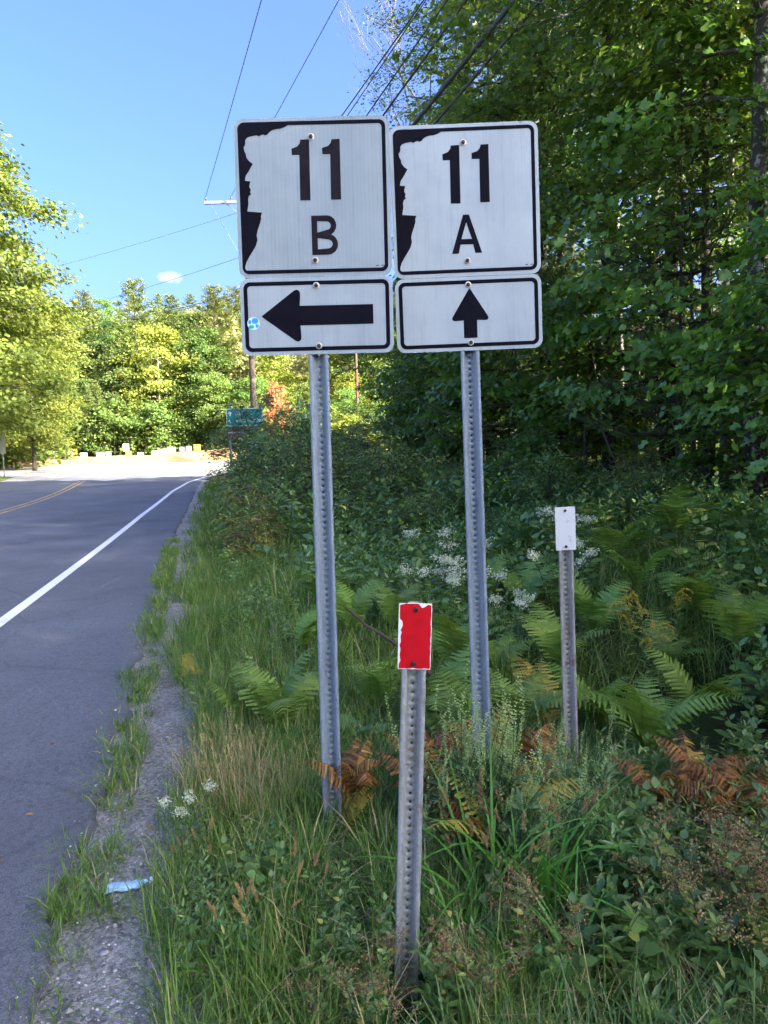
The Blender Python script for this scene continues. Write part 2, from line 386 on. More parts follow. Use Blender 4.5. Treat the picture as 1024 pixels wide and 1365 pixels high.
def asphalt_mat():
    m, nt, N, L, out = mat_new('asphalt')
    tc = N.new('ShaderNodeTexCoord'); O = tc.outputs['Object']
    fine = noise(nt, 190, 3, .7, O); mid = noise(nt, 34, 5, .7, O); big = noise(nt, .55, 6, .62, O)
    vor = N.new('ShaderNodeTexVoronoi'); vor.inputs['Scale'].default_value = 120; L.new(O, vor.inputs['Vector'])
    c1 = ramp(nt, fine.outputs['Fac'], [(.28, (.048, .052, .062)), (.5, (.098, .106, .122)), (.74, (.20, .21, .235))])
    c2 = ramp(nt, big.outputs['Fac'], [(.3, (.72, .72, .72)), (.7, (1.25, 1.24, 1.2))])
    mu = N.new('ShaderNodeMixRGB'); mu.blend_type = 'MULTIPLY'; mu.inputs[0].default_value = 1
    L.new(c1.outputs[0], mu.inputs[1]); L.new(c2.outputs[0], mu.inputs[2])
    sp = ramp(nt, vor.outputs['Distance'], [(.10, (1, 1, 1)), (.2, (0, 0, 0))])
    sm = ramp(nt, mid.outputs['Fac'], [(.52, (0, 0, 0)), (.66, (.55, .55, .55))])
    sp2 = N.new('ShaderNodeMixRGB'); sp2.blend_type = 'MULTIPLY'; sp2.inputs[0].default_value = 1
    L.new(sp.outputs[0], sp2.inputs[1]); L.new(sm.outputs[0], sp2.inputs[2])
    mx = N.new('ShaderNodeMixRGB'); L.new(sp2.outputs[0], mx.inputs[0]); L.new(mu.outputs[0], mx.inputs[1]); mx.inputs[2].default_value = (.42, .42, .43, 1)
    # pale scuffs and dusty streaks that run along the road
    mp = N.new('ShaderNodeMapping'); mp.inputs['Rotation'].default_value = (0, 0, -TH); mp.inputs['Scale'].default_value = (3.2, .22, 1); L.new(O, mp.inputs['Vector'])
    st_ = noise(nt, 1.6, 7, .72, mp.outputs[0])
    stf = ramp(nt, st_.outputs['Fac'], [(.60, (0, 0, 0)), (.78, (.30, .30, .30))])
    mx2 = N.new('ShaderNodeMixRGB'); L.new(stf.outputs[0], mx2.inputs[0]); L.new(mx.outputs[0], mx2.inputs[1]); mx2.inputs[2].default_value = (.30, .30, .30, 1)
    v3 = N.new('ShaderNodeTexVoronoi'); v3.inputs['Scale'].default_value = 55; L.new(O, v3.inputs['Vector'])
    s3 = ramp(nt, v3.outputs['Color'], [(.0, (.62, .62, .63)), (.5, (1, 1, 1)), (.93, (1.1, 1.1, 1.1)), (1, (1.7, 1.68, 1.62))])
    m3 = N.new('ShaderNodeMixRGB'); m3.blend_type = 'MULTIPLY'; m3.inputs[0].default_value = .8; L.new(mx2.outputs[0], m3.inputs[1]); L.new(s3.outputs[0], m3.inputs[2])
    wob = noise(nt, 3.5, 5, .7, O); wm = N.new('ShaderNodeMixRGB'); wm.inputs[0].default_value = .12; L.new(O, wm.inputs[1]); L.new(wob.outputs['Color'], wm.inputs[2])
    v4 = N.new('ShaderNodeTexVoronoi'); v4.feature = 'DISTANCE_TO_EDGE'; v4.inputs['Scale'].default_value = .55; L.new(wm.outputs[0], v4.inputs['Vector'])
    ck = ramp(nt, v4.outputs['Distance'], [(.0, (.35, .35, .35)), (.012, (1, 1, 1))])
    m4 = N.new('ShaderNodeMixRGB'); m4.blend_type = 'MULTIPLY'; m4.inputs[0].default_value = .3; L.new(m3.outputs[0], m4.inputs[1]); L.new(ck.outputs[0], m4.inputs[2])
    pb = N.new('ShaderNodeBsdfPrincipled'); pb.inputs['Roughness'].default_value = .78; pb.inputs['Specular IOR Level'].default_value = .35
    L.new(m4.outputs[0], pb.inputs['Base Color'])
    bp = N.new('ShaderNodeBump'); bp.inputs['Strength'].default_value = .7; bp.inputs['Distance'].default_value = .006
    L.new(fine.outputs['Fac'], bp.inputs['Height']); L.new(bp.outputs[0], pb.inputs['Normal']); L.new(pb.outputs[0], out.inputs[0])
    return m

def gravel_mat():
    m, nt, N, L, out = mat_new('gravel_dust')
    tc = N.new('ShaderNodeTexCoord'); O = tc.outputs['Object']
    v = N.new('ShaderNodeTexVoronoi'); v.inputs['Scale'].default_value = 75; L.new(O, v.inputs['Vector'])
    v2 = N.new('ShaderNodeTexVoronoi'); v2.inputs['Scale'].default_value = 210; L.new(O, v2.inputs['Vector'])
    n = noise(nt, 3, 6, .6, O)
    c = ramp(nt, v.outputs['Color'], [(.1, (.19, .187, .18)), (.5, (.33, .325, .315)), (.9, (.50, .49, .47))])
    d = ramp(nt, n.outputs['Fac'], [(.35, (.65, .62, .57)), (.65, (1.1, 1.1, 1.1))])
    mu = N.new('ShaderNodeMixRGB'); mu.blend_type = 'MULTIPLY'; mu.inputs[0].default_value = 1
    L.new(c.outputs[0], mu.inputs[1]); L.new(d.outputs[0], mu.inputs[2])
    pb = N.new('ShaderNodeBsdfPrincipled'); pb.inputs['Roughness'].default_value = .9
    L.new(mu.outputs[0], pb.inputs['Base Color'])
    ad = N.new('ShaderNodeMath'); ad.operation = 'ADD'; L.new(v.outputs['Distance'], ad.inputs[0]); L.new(v2.outputs['Distance'], ad.inputs[1])
    bp = N.new('ShaderNodeBump'); bp.invert = True; bp.inputs['Strength'].default_value = 1; bp.inputs['Distance'].default_value = .012
    L.new(ad.outputs[0], bp.inputs['Height']); L.new(bp.outputs[0], pb.inputs['Normal']); L.new(pb.outputs[0], out.inputs[0])
    return m

def paint_mat(name, col, wear):
    m, nt, N, L, out = mat_new(name)
    tc = N.new('ShaderNodeTexCoord'); O = tc.outputs['Object']
    n = noise(nt, 60, 6, .75, O); n2 = noise(nt, 3, 4, .6, O)
    ad = N.new('ShaderNodeMath'); ad.operation = 'MULTIPLY_ADD'; ad.inputs[1].default_value = .5
    L.new(n2.outputs['Fac'], ad.inputs[0]); L.new(n.outputs['Fac'], ad.inputs[2])
    f = ramp(nt, ad.outputs[0], [(wear, (.13, .13, .135)), (wear + .06, col)])
    pb = N.new('ShaderNodeBsdfPrincipled'); pb.inputs['Roughness'].default_value = .7
    L.new(f.outputs[0], pb.inputs['Base Color']); L.new(pb.outputs[0], out.inputs[0])
    return m

M['ground'] = ground_mat(); M['asphalt'] = asphalt_mat(); M['gravel'] = gravel_mat()
M['white_line'] = paint_mat('white_road_paint', (.70, .70, .68), .56)
M['yellow_line'] = paint_mat('yellow_road_paint', (.46, .32, .10), .66)
M['sand'] = plain('sandy_soil', (.46, .27, .13), .95, scale=3, bump=.5, col2=(.36, .22, .09))
M['lawn'] = plain('lawn_soil', (.10, .15, .03), .95, scale=8, bump=.6, col2=(.16, .17, .045))
M['stone'] = leaf_mat('pebble', [(0, (.14, .14, .138)), (.4, (.30, .297, .29)), (.8, (.45, .44, .425)), (1, (.6, .59, .57))], 0, .85, 0, .3)

def grid_mesh(name, S, T, zf, mat, sm=True):
    """sheet over arrays S[i], T[i,j] in road coordinates"""
    n, m = T.shape
    SS = np.repeat(S[:, None], m, 1) if S.ndim == 1 else S
    Z = zf(SS, T); X, Y = st(SS, T)
    V = np.stack([X, Y, Z], -1).reshape(-1, 3)
    i = np.arange(n - 1)[:, None] * m; j = np.arange(m - 1)[None]
    F = np.stack([i + j, i + m + j, i + m + j + 1, i + j + 1], -1).reshape(-1, 4)[:, ::-1]
    mb = MB(); mb.add(V, F)
    return mb.mesh(name, mat, sm)

rng = np.random.default_rng(5); np.random.seed(5); random.seed(5)

sarr = np.concatenate([np.linspace(-70, -6, 20), np.arange(-5, 14, .18), np.arange(14, 70, .7), np.linspace(71, 230, 60), np.linspace(240, 900, 25)])
tarr = np.concatenate([np.linspace(-600, -70, 16), np.linspace(-65, -14, 34), np.linspace(-13.5, -1.6, 10), np.arange(-1.4, 4.5, .13), np.arange(4.6, 16, .5), np.linspace(17, 70, 30), np.linspace(80, 600, 16)])
g = obj('ground', grid_mesh('ground', sarr, np.repeat(tarr[None], len(sarr), 0), ground_z, M['ground']))
tag(g, 'dark soil and leaf litter of the roadside bank and wood floor', kind='structure')

# road: one sheet with a crumbled right edge and a skirt down to the shoulder
rs = np.concatenate([np.linspace(-60, -2, 20), np.arange(-1.5, 16, .06), np.arange(16, 67, .4)])
er = right_edge(rs) + .035 * np.sin(rs * 3.1) * np.sin(rs * 1.3 + 1) + rng.normal(0, .012, len(rs)) + .02 * np.sin(rs * 9)
le = left_edge(rs)
frac = np.concatenate([np.linspace(0, .9, 12), np.linspace(.92, .999, 6), [1.0, 1.0]])
RT = le[:, None] + (er - le)[:, None] * frac[None]
RT[:, -1] += .025
zcol = np.zeros(RT.shape); zcol[:, -1] = -.055; zcol[:, -2] = -.006
rd = obj('road', grid_mesh('road', rs, RT, lambda s, t: road_z(s) + zcol, M['asphalt']))
tag(rd, 'bluish grey asphalt road with crumbled edge bending up to a junction', kind='structure')

def strip(name, pts, width, zoff, mat, label):
    P = np.array(pts, float)
    D = nrm(np.gradient(P, axis=0)); Nn = np.stack([-D[:, 1], D[:, 0]], -1)
    w = width if np.ndim(width) else np.full(len(P), width)
    A = P + Nn * w[:, None] / 2; B = P - Nn * w[:, None] / 2
    S2 = np.stack([A[:, 0], B[:, 0]], 1); T2 = np.stack([A[:, 1], B[:, 1]], 1)
    o = obj(name, grid_mesh(name, S2, T2, lambda s, t: road_z(s) + zoff, mat))
    return tag(o, label, kind='structure')

ls_ = np.concatenate([np.arange(-20, 30, .5), np.arange(30, 43.5, .5)])
lt_ = np.interp(ls_, [-20, 20, 30, 36, 40, 43.5], [-2.22, -2.25, -2.12, -1.75, -1.0, .6])
strip('edge_line', np.stack([ls_, lt_], -1), .13, .005, M['white_line'], 'worn white painted line along the road shoulder')
cs = np.arange(-20, 40, .5)
ct = -6.65 - .9 * smooth(26, 44, cs)
for k in (-.13, .13):
    strip('centre_line', np.stack([cs, ct + k], -1), .09, .005, M['yellow_line'], 'one of the two yellow centre lines on the asphalt')

# unseen grass field added across the road to bounce sunlight into the shade
fs = np.linspace(-60, 36, 40); FT = np.repeat(np.linspace(-70, -12.9, 24)[None], 40, 0)
M['field'] = plain('bounce_grass', (.22, .25, .075), .95, scale=2.2, bump=.5, col2=(.14, .18, .045))
tag(obj('field', grid_mesh('field', fs, FT, lambda s, t: ground_z(s, t) + .03, M['field'])), 'unseen grassy field added across the road to bounce sunlight', kind='structure')

# gravel shoulder
gs = np.concatenate([np.linspace(-20, -2, 15), np.arange(-1.5, 14, .1), np.arange(14, 38, .4)])
gw = .55 + .10 * np.sin(gs * 1.7) + rng.normal(0, .02, len(gs)); gw = gw * np.interp(gs, [0, 12, 38], [1, .9, .5])
GT = (right_edge(gs) - .03)[:, None] + (gw + .06)[:, None] * np.linspace(0, 1, 9)[None]
def gravel_z(s, t):
    d = np.clip((t - right_edge(s)) / .6, 0, 1)
    return road_z(s) - .028 - .012 * d + .006 * np.sin(s * 5 + t * 9) + .004 * np.sin(s * 13) * np.sin(t * 21)
go = obj('gravel_shoulder', grid_mesh('gravel_shoulder', gs, GT, gravel_z, M['gravel']))
tag(go, 'strip of grey gravel between the asphalt and the grass', kind='structure')

M['dusty'] = plain('dusty_sun_glare_pavement', (.46, .44, .40), .9, scale=1.2, col2=(.34, .33, .31), bump=.1)  # pale dust, with the glare of strong sun worked into the colour
ap_s = np.linspace(40.5, 60, 40); apf = np.linspace(0, 1, 30)
ap_l = np.maximum(left_edge(ap_s) + .3, -50); ap_r = np.minimum(right_edge(ap_s) - .3, 34)
ap_s2 = ap_s[:, None] + np.where(ap_s[:, None] < 41, 1, 0) * (.9 * np.sin(apf * 9)[None] + .5 * np.sin(apf * 31)[None])
APT = ap_l[:, None] + (ap_r - ap_l)[:, None] * apf[None]
tag(obj('junction_pavement', grid_mesh('junction_pavement', ap_s2, APT, lambda s, t: road_z(s) + .006, M['dusty'])), 'dusty junction pavement coloured paler to imitate sun glare', kind='structure')

# loose pebbles on the shoulder
mb = MB()
n = 9500
ps = 1.2 + 9.5 * rng.random(n) ** 1.6; pt = right_edge(ps) - .02 + rng.random(n) ** .8 * .62 + rng.normal(0, .03, n)
psz = np.exp(rng.normal(-5.75, .5, n))
oct_v = np.array([(1, 0, 0), (.4, .9, 0), (-.7, .7, 0), (-.9, -.3, 0), (-.1, -1, 0), (.8, -.6, 0), (.1, .1, .75), (0, 0, -.6)])
oct_f = np.array([[i, (i + 1) % 6, 6] for i in range(6)] + [[(i + 1) % 6, i, 7] for i in range(6)])
X, Y = st(ps, pt); Z = np.where(pt < right_edge(ps) - .005, road_z(ps) + .002, gravel_z(ps, pt))
an = rng.random(n) * 6.28; sx = psz * rng.uniform(.8, 1.5, n); sy = psz * rng.uniform(.7, 1.1, n); sz = psz * rng.uniform(.5, .95, n)
q = oct_v[None] * np.stack([sx, sy, sz], -1)[:, None]; q = q + rng.normal(0, .12, q.shape) * psz[:, None, None]
ca, sa = np.cos(an)[:, None], np.sin(an)[:, None]
V = np.stack([X[:, None] + q[..., 0] * ca - q[..., 1] * sa, Y[:, None] + q[..., 0] * sa + q[..., 1] * ca, Z[:, None] + q[..., 2] + sz[:, None] * .3], -1)
mb.add(V.reshape(-1, 3), (oct_f[None] + (np.arange(n) * 8)[:, None, None]).reshape(-1, 3), np.repeat(rng.random(n), 8))
tag(obj('gravel', mb.mesh('gravel', M['stone'])), 'loose grey pebbles scattered over the shoulder', kind='stuff')

# sandy island at the junction
isl_s = np.linspace(57.3, 66.5, 16); 
ITc = np.linspace(-20.5, 6, 50)
def isl_z(s, t):
    e = np.minimum(np.minimum((s - 57.3 - .004 * (t + 9) ** 2) / 1.2, (66.5 - s) / 1.2), np.minimum((t + 20.5) / 2.5, (6 - t) / 2.5))
    return road_z(s) - .05 + .40 * smooth(-.05, 1.2, e) + .05 * np.sin(t * 1.3) * smooth(.2, 1, e) + .5 * smooth(-8, 2, t) * smooth(0.2, 1.4, e)
tag(obj('sand_island', grid_mesh('sand_island', isl_s, np.repeat(ITc[None], len(isl_s), 0), isl_z, M['sand'])), 'low sandy orange mound at the far side of the junction', kind='structure')
lw_s = np.linspace(37.5, 46.3, 20); lwf = np.linspace(0, 1, 14)
lw_r = np.interp(lw_s, [37.5, 39, 42, 45, 46.3], [-13.0, -12.2, -11.9, -12.2, -14.0])
LT = -27 + (lw_r + 27)[:, None] * lwf[None]
def lawn_z(s, t):
    return road_z(s) + .03 + .02 * np.sin(s * 2) * np.sin(t * 1.7)
tag(obj('lawn', grid_mesh('lawn', lw_s, LT, lawn_z, M['lawn'])), 'sunlit patch of mown grass at the road corner', kind='structure')

# ------------------------------------------------------------------ signs, posts, poles, wires
M['sheet_white'] = None
def sheeting(name, base, stripes, rough=.35, dirt=.8):
    m, nt, N, L, out = mat_new(name)
    tc = N.new('ShaderNodeTexCoord'); O = tc.outputs['Object']
    wv = N.new('ShaderNodeTexWave'); wv.bands_direction = 'X'; wv.inputs['Scale'].default_value = 20; wv.inputs['Distortion'].default_value = .6; wv.inputs['Detail'].default_value = 1
    L.new(O, wv.inputs['Vector'])
    n1 = noise(nt, 5, 5, .6, O); n2 = noise(nt, 70, 4, .7, O)
    a = ramp(nt, wv.outputs['Fac'], [(0, tuple(c * (1 - stripes) for c in base)), (1, base)])
    b = ramp(nt, n1.outputs['Fac'], [(.3, (.86, .87, .88)), (.7, (1.0, 1.0, 1.0))])
    c = ramp(nt, n2.outputs['Fac'], [(.24, (.72, .70, .66)), (.34, (1, 1, 1))])
    mu = N.new('ShaderNodeMixRGB'); mu.blend_type = 'MULTIPLY'; mu.inputs[0].default_value = 1
    L.new(a.outputs[0], mu.inputs[1]); L.new(b.outputs[0], mu.inputs[2])
    mu2 = N.new('ShaderNodeMixRGB'); mu2.blend_type = 'MULTIPLY'; mu2.inputs[0].default_value = 1
    L.new(mu.outputs[0], mu2.inputs[1]); L.new(c.outputs[0], mu2.inputs[2])
    mp = N.new('ShaderNodeMapping'); mp.inputs['Scale'].default_value = (42, 1, 2.2); L.new(O, mp.inputs['Vector'])
    n3 = noise(nt, 1.0, 6, .75, mp.outputs[0]); n4 = noise(nt, 2.4, 4, .6, O)
    d = ramp(nt, n3.outputs['Fac'], [(.30, (.80, .79, .76)), (.48, (1, 1, 1))])
    d2 = ramp(nt, n4.outputs['Fac'], [(.35, (.88, .89, .92)), (.65, (1.04, 1.03, 1.0))])
    mu3 = N.new('ShaderNodeMixRGB'); mu3.blend_type = 'MULTIPLY'; mu3.inputs[0].default_value = dirt
    L.new(mu2.outputs[0], mu3.inputs[1]); L.new(d.outputs[0], mu3.inputs[2])
    mu4 = N.new('ShaderNodeMixRGB'); mu4.blend_type = 'MULTIPLY'; mu4.inputs[0].default_value = 1
    L.new(mu3.outputs[0], mu4.inputs[1]); L.new(d2.outputs[0], mu4.inputs[2])
    pb = N.new('ShaderNodeBsdfPrincipled'); pb.inputs['Roughness'].default_value = rough; pb.inputs['Specular IOR Level'].default_value = .5
    L.new(mu4.outputs[0], pb.inputs['Base Color'])
    L.new(pb.outputs[0], out.inputs[0]); return m
M['sheet_aged'] = sheeting('aged_reflective_sheeting', (.265, .325, .355), .075)
M['sheet_white'] = sheeting('reflective_sheeting', (.33, .395, .435), .012)
M['sheet_white2'] = sheeting('reflective_sheeting_plaque', (.305, .365, .40), .03)
M['black_print'] = plain('black_legend', (.004, .004, .009), .7, var=.25, scale=9, spec=.06)
M['faded_print'] = plain('faded_legend', (.012, .0105, .015), .7, var=.3, scale=9, spec=.06)
def galv_mat(name, c1, c2, rustlo, rust=(.20, .12, .07)):
    m, nt, N, L, out = mat_new(name)
    tc = N.new('ShaderNodeTexCoord'); O = tc.outputs['Object']
    mp = N.new('ShaderNodeMapping'); mp.inputs['Scale'].default_value = (1, 1, .14); L.new(O, mp.inputs['Vector'])
    n = noise(nt, 55, 7, .7, mp.outputs[0]); n2 = noise(nt, 14, 6, .7, O)
    v = N.new('ShaderNodeTexVoronoi'); v.inputs['Scale'].default_value = 130; L.new(O, v.inputs['Vector'])
    a = ramp(nt, n.outputs['Fac'], [(.3, c2), (.68, c1)])
    sp = ramp(nt, v.outputs['Color'], [(0, (.82, .82, .82)), (1, (1.12, 1.12, 1.12))])
    mu = N.new('ShaderNodeMixRGB'); mu.blend_type = 'MULTIPLY'; mu.inputs[0].default_value = 1
    L.new(a.outputs[0], mu.inputs[1]); L.new(sp.outputs[0], mu.inputs[2])
    f = ramp(nt, n2.outputs['Fac'], [(rustlo, (0, 0, 0)), (rustlo + .14, (.75, .75, .75))])
    mx = N.new('ShaderNodeMixRGB'); L.new(f.outputs[0], mx.inputs[0]); L.new(mu.outputs[0], mx.inputs[1]); mx.inputs[2].default_value = (*rust, 1)
    # mud splashed up the foot of the post
    sx = N.new('ShaderNodeSeparateXYZ'); L.new(O, sx.inputs[0])
    mz = N.new('ShaderNodeMath'); mz.operation = 'MULTIPLY_ADD'; mz.inputs[1].default_value = .5; L.new(n2.outputs['Fac'], mz.inputs[0]); L.new(sx.outputs['Z'], mz.inputs[2])
    mf = N.new('ShaderNodeMapRange'); mf.inputs['From Min'].default_value = .28; mf.inputs['From Max'].default_value = .52; mf.inputs['To Min'].default_value = .6; mf.inputs['To Max'].default_value = 0; L.new(mz.outputs[0], mf.inputs['Value'])
    mm = N.new('ShaderNodeMixRGB'); mm.inputs[2].default_value = (.16, .12, .08, 1); L.new(mf.outputs[0], mm.inputs[0]); L.new(mx.outputs[0], mm.inputs[1]); mx = mm
    pb = N.new('ShaderNodeBsdfPrincipled'); pb.inputs['Metallic'].default_value = .2; pb.inputs['Roughness'].default_value = .62
    L.new(mx.outputs[0], pb.inputs['Base Color']); L.new(pb.outputs[0], out.inputs[0]); return m
M['galv'] = galv_mat('galvanised_steel', (.25, .31, .37), (.16, .20, .25), .66)
M['galv_worn'] = galv_mat('weathered_steel', (.36, .385, .39), (.20, .205, .20), .58)
M['galv_rusty'] = galv_mat('rust_stained_steel', (.38, .39, .385), (.20, .19, .175), .53, (.16, .11, .08))
M['bolt'] = plain('dark_bolt', (.05, .035, .025), .6, metal=.5, var=.5, scale=200)
M['washer'] = plain('pale_washer', (.48, .47, .42), .5, metal=.4, var=.3, scale=150)
M['red_print'] = plain('red_reflective', (.50, .004, .012), .45, scale=22, spec=.2, col2=(.40, .003, .010), lo=.3, hi=.55)
M['white_plate'] = plain('weathered_white_plate', (.62, .645, .66), .5, scale=28, col2=(.4, .42, .43), lo=.30, hi=.42)
M['white_paint'] = plain('white_paint', (.72, .72, .70), .5, var=.08, scale=10)
M['wood_pole'] = plain('weathered_pole', (.17, .13, .10), .9, scale=6, bump=.4, col2=(.09, .07, .055))
M['wood_red'] = plain('brown_pole', (.13, .06, .045), .9, var=.3, scale=6)
M['grey_arm'] = plain('grey_crossarm', (.21, .20, .19), .8, var=.2, scale=6)
M['wire'] = plain('wire', (.04, .04, .045), .5)
M['wire_pale'] = plain('bare_wire', (.20, .20, .20), .45)
M['cable'] = plain('cable_sheath', (.05, .055, .05), .6, var=.3, scale=3)

def rrect(cx, cz, w, h, r, n=7):
    P = []
    for qx, qz, a0 in ((1, 1, 0), (-1, 1, 90), (-1, -1, 180), (1, -1, 270)):
        for k in range(n + 1):
            a = R(a0 + 90 * k / n)
            P.append((cx + qx * (w / 2 - r) + r * math.cos(a), cz + qz * (h / 2 - r) + r * math.sin(a)))
    return P

def sheet(name, loops, y, mat, parent, thick=0.0):
    """flat printed shape (outer loop first, holes after) in the x-z plane at y, facing -y"""
    vv = [[Vector((p[0], p[1], 0)) for p in lp] for lp in loops]
    tri = tessellate_polygon(vv)
    flat = [p for lp in loops for p in lp]
    V = [(p[0], y, p[1]) for p in flat]; F = []
    for a, b, c in tri:
        (ax, az), (bx, bz), (cx, cz) = flat[a], flat[b], flat[c]
        F.append((a, b, c) if (bx - ax) * (cz - az) - (bz - az) * (cx - ax) > 0 else (a, c, b))
    if thick:
        nv = len(V); V += [(x, y + thick, z) for x, _, z in V]
        F += [(a + nv, c + nv, b + nv) for a, b, c in F]
        o = 0
        for lp in loops:
            k = len(lp)
            for i in range(k):
                j = (i + 1) % k; F.append((o + i, o + i + nv, o + j + nv, o + j))
            o += k
    me = bpy.data.meshes.new(name); me.from_pydata(V, [], F); me.update(); me.materials.append(mat)
    return obj(name, me, parent)

def u_post_mesh(name, z0, z1, mat, wd=.080, dp=.032, hole=.0048):
    pitch = .0254; n = int((z1 - z0) / pitch)
    hw, fl, wb = wd / 2, wd / 2 - .0145, .0165
    mb = MB()
    rows = z0 + np.arange(2 * n + 1) * pitch / 2
    def ribbon(p, q):
        V = []
        for z in rows: V += [(p[0], p[1], z), (q[0], q[1], z)]
        i = np.arange(len(rows) - 1) * 2
        mb.add(V, np.stack([i, i + 1, i + 3, i + 2], -1))
    pr = [(-hw, .004), (-hw + .002, 0), (-fl, 0), (-wb, dp), None, (wb, dp), (fl, 0), (hw - .002, 0), (hw, .004)]
    for a, b in zip(pr[:-1], pr[1:]):
        if a and b: ribbon(a, b)
    oa = np.arange(8) * math.pi / 4 + math.pi / 4
    V, F = [], []
    for c in range(n):
        zc = z0 + (c + .5) * pitch; h = pitch / 2
        outer = [(wb, h), (0, h), (-wb, h), (-wb, 0), (-wb, -h), (0, -h), (wb, -h), (wb, 0)]
        b = len(V)
        V += [(x, dp, zc + z) for x, z in outer] + [(hole * math.cos(a), dp, zc + hole * math.sin(a)) for a in oa]
        F += [(b + i, b + 8 + i, b + 8 + (i + 1) % 8, b + (i + 1) % 8) for i in range(8)]
    mb.add(V, np.array(F))
    me = mb.mesh(name, mat)
    bm = bmesh.new(); bm.from_mesh(me); bmesh.ops.remove_doubles(bm, verts=bm.verts, dist=2e-5); bmesh.ops.recalc_face_normals(bm, faces=bm.faces)
    bm.to_mesh(me); bm.free()
    return me

def add_post(parent, z0, z1, mat, **k):
    o = obj('post', u_post_mesh('post', z0, z1, mat, **k), parent)
    md = o.modifiers.new('thickness', 'SOLIDIFY'); md.thickness = .002; md.offset = 0
    return o

def lathe(mb, prof, sides, centre, axis='y', mat=0):
    """revolve (radius, height) pairs about -y (towards the viewer) or z"""
    an = np.arange(sides) * 2 * np.pi / sides
    V = []
    for r, h in prof:
        for a in an:
            V.append((centre[0] + r * math.cos(a), centre[1] - h, centre[2] + r * math.sin(a)) if axis == 'y' else (centre[0] + r * math.cos(a), centre[1] + r * math.sin(a), centre[2] + h))
    F = [[i * sides + j, i * sides + (j + 1) % sides, (i + 1) * sides + (j + 1) % sides, (i + 1) * sides + j] for i in range(len(prof) - 1) for j in range(sides)]
    mb.add(V, np.array(F), .5, mat)

def bolt(parent, x, y, z, washer=True, r=.0085):
    if washer:
        w = MB(); lathe(w, [(.0135, 0), (.0135, .0018), (.0125, .0024), (.006, .0024)], 14, (x, y, z)); wo_ = obj('washer', w.mesh('washer', M['washer']), parent); y -= .0024
    b = MB(); lathe(b, [(r, 0), (r, .0055), (r * .85, .0065), (.0001, .0065)], 6, (x, y, z))
    obj('bolt', b.mesh('bolt', M['bolt']), parent)

# the profile on the route plates, read off the sheet as plate fractions (u right, v down)
def unbil(px, py):
    TL, TR, BR, BL = (50, 86), (930, 74), (960, 968), (85, 985)
    u = v = .5
    for _ in range(12):
        x = (1-u)*(1-v)*TL[0]+u*(1-v)*TR[0]+u*v*BR[0]+(1-u)*v*BL[0]; y = (1-u)*(1-v)*TL[1]+u*(1-v)*TR[1]+u*v*BR[1]+(1-u)*v*BL[1]
        u += (px - x) / 878; v += (py - y) / 895
    return (u - .5) * .61, (.5 - v) * .61
PROFILE = [(380,122),(360,123),(338,136),(315,143),(290,145),(272,150),(256,160),(246,173),(232,180),(220,173),(208,178),(195,185),(183,178),(165,181),(148,184),(128,192),(119,205),(120,222),(117,234),(109,246),(112,264),(122,282),(126,302),(140,322),(162,338),(150,358),(136,384),(122,404),(117,432),(149,436),(144,452),(142,468),(151,482),(147,498),(153,508),(140,518),(135,538),(138,560),(131,605),(215,612),(208,632),(210,648),(201,680),(190,712),(184,740),(189,768),(180,800),(163,830),(143,862),(127,892),(119,920),(120,934),(130,943)]
ONE = [(380,255),(412,243),(427,225),(430,205),(480,203),(490,545),(432,545),(425,290),(383,290)]
ONE2 = [(553,252),(588,241),(602,224),(607,204),(653,202),(664,541),(607,542),(600,287),(556,287)]

def letter_B():
    h, w, k = .152, .103, .023
    def bowl(x0, zc, rx, rz):
        return [(x0 + rx * math.cos(a), zc + rz * math.sin(a)) for a in [R(90 - i * 18) for i in range(11)]]
    o = [(0, 0), (0, h)] + bowl(w * .60, h * .745, w * .355, h * .255)[:-1] + [(w * .76, h * .515)] + bowl(w * .62, h * .265, w * .385, h * .265)[1:]
    i1 = [(k, h - k * .95)] + bowl(w * .58, h * .74, w * .355 - k * .86, h * .245 - k * .9) + [(k, h * .57)]
    i2 = [(k, h * .43)] + bowl(w * .60, h * .275, w * .385 - k * .86, h * .245 - k * .85)[0:] + [(k, k * .95)]
    return [o, i1, i2], w, h
def letter_A():
    h, w, k = .156, .125, .027
    o = [(0, 0), (w * .40, h), (w * .60, h), (w, 0), (w - k * 1.05, 0), (w - k * 1.05 - w * .065, h * .23), (k * 1.05 + w * .065, h * .23), (k * 1.05, 0)]
    i = [(w * .325, h * .37), (w * .5, h * .80), (w * .675, h * .37)]
    return [o, i], w, h

def shift(loops, dx, dz): return [[(x + dx, z + dz) for x, z in lp] for lp in loops]

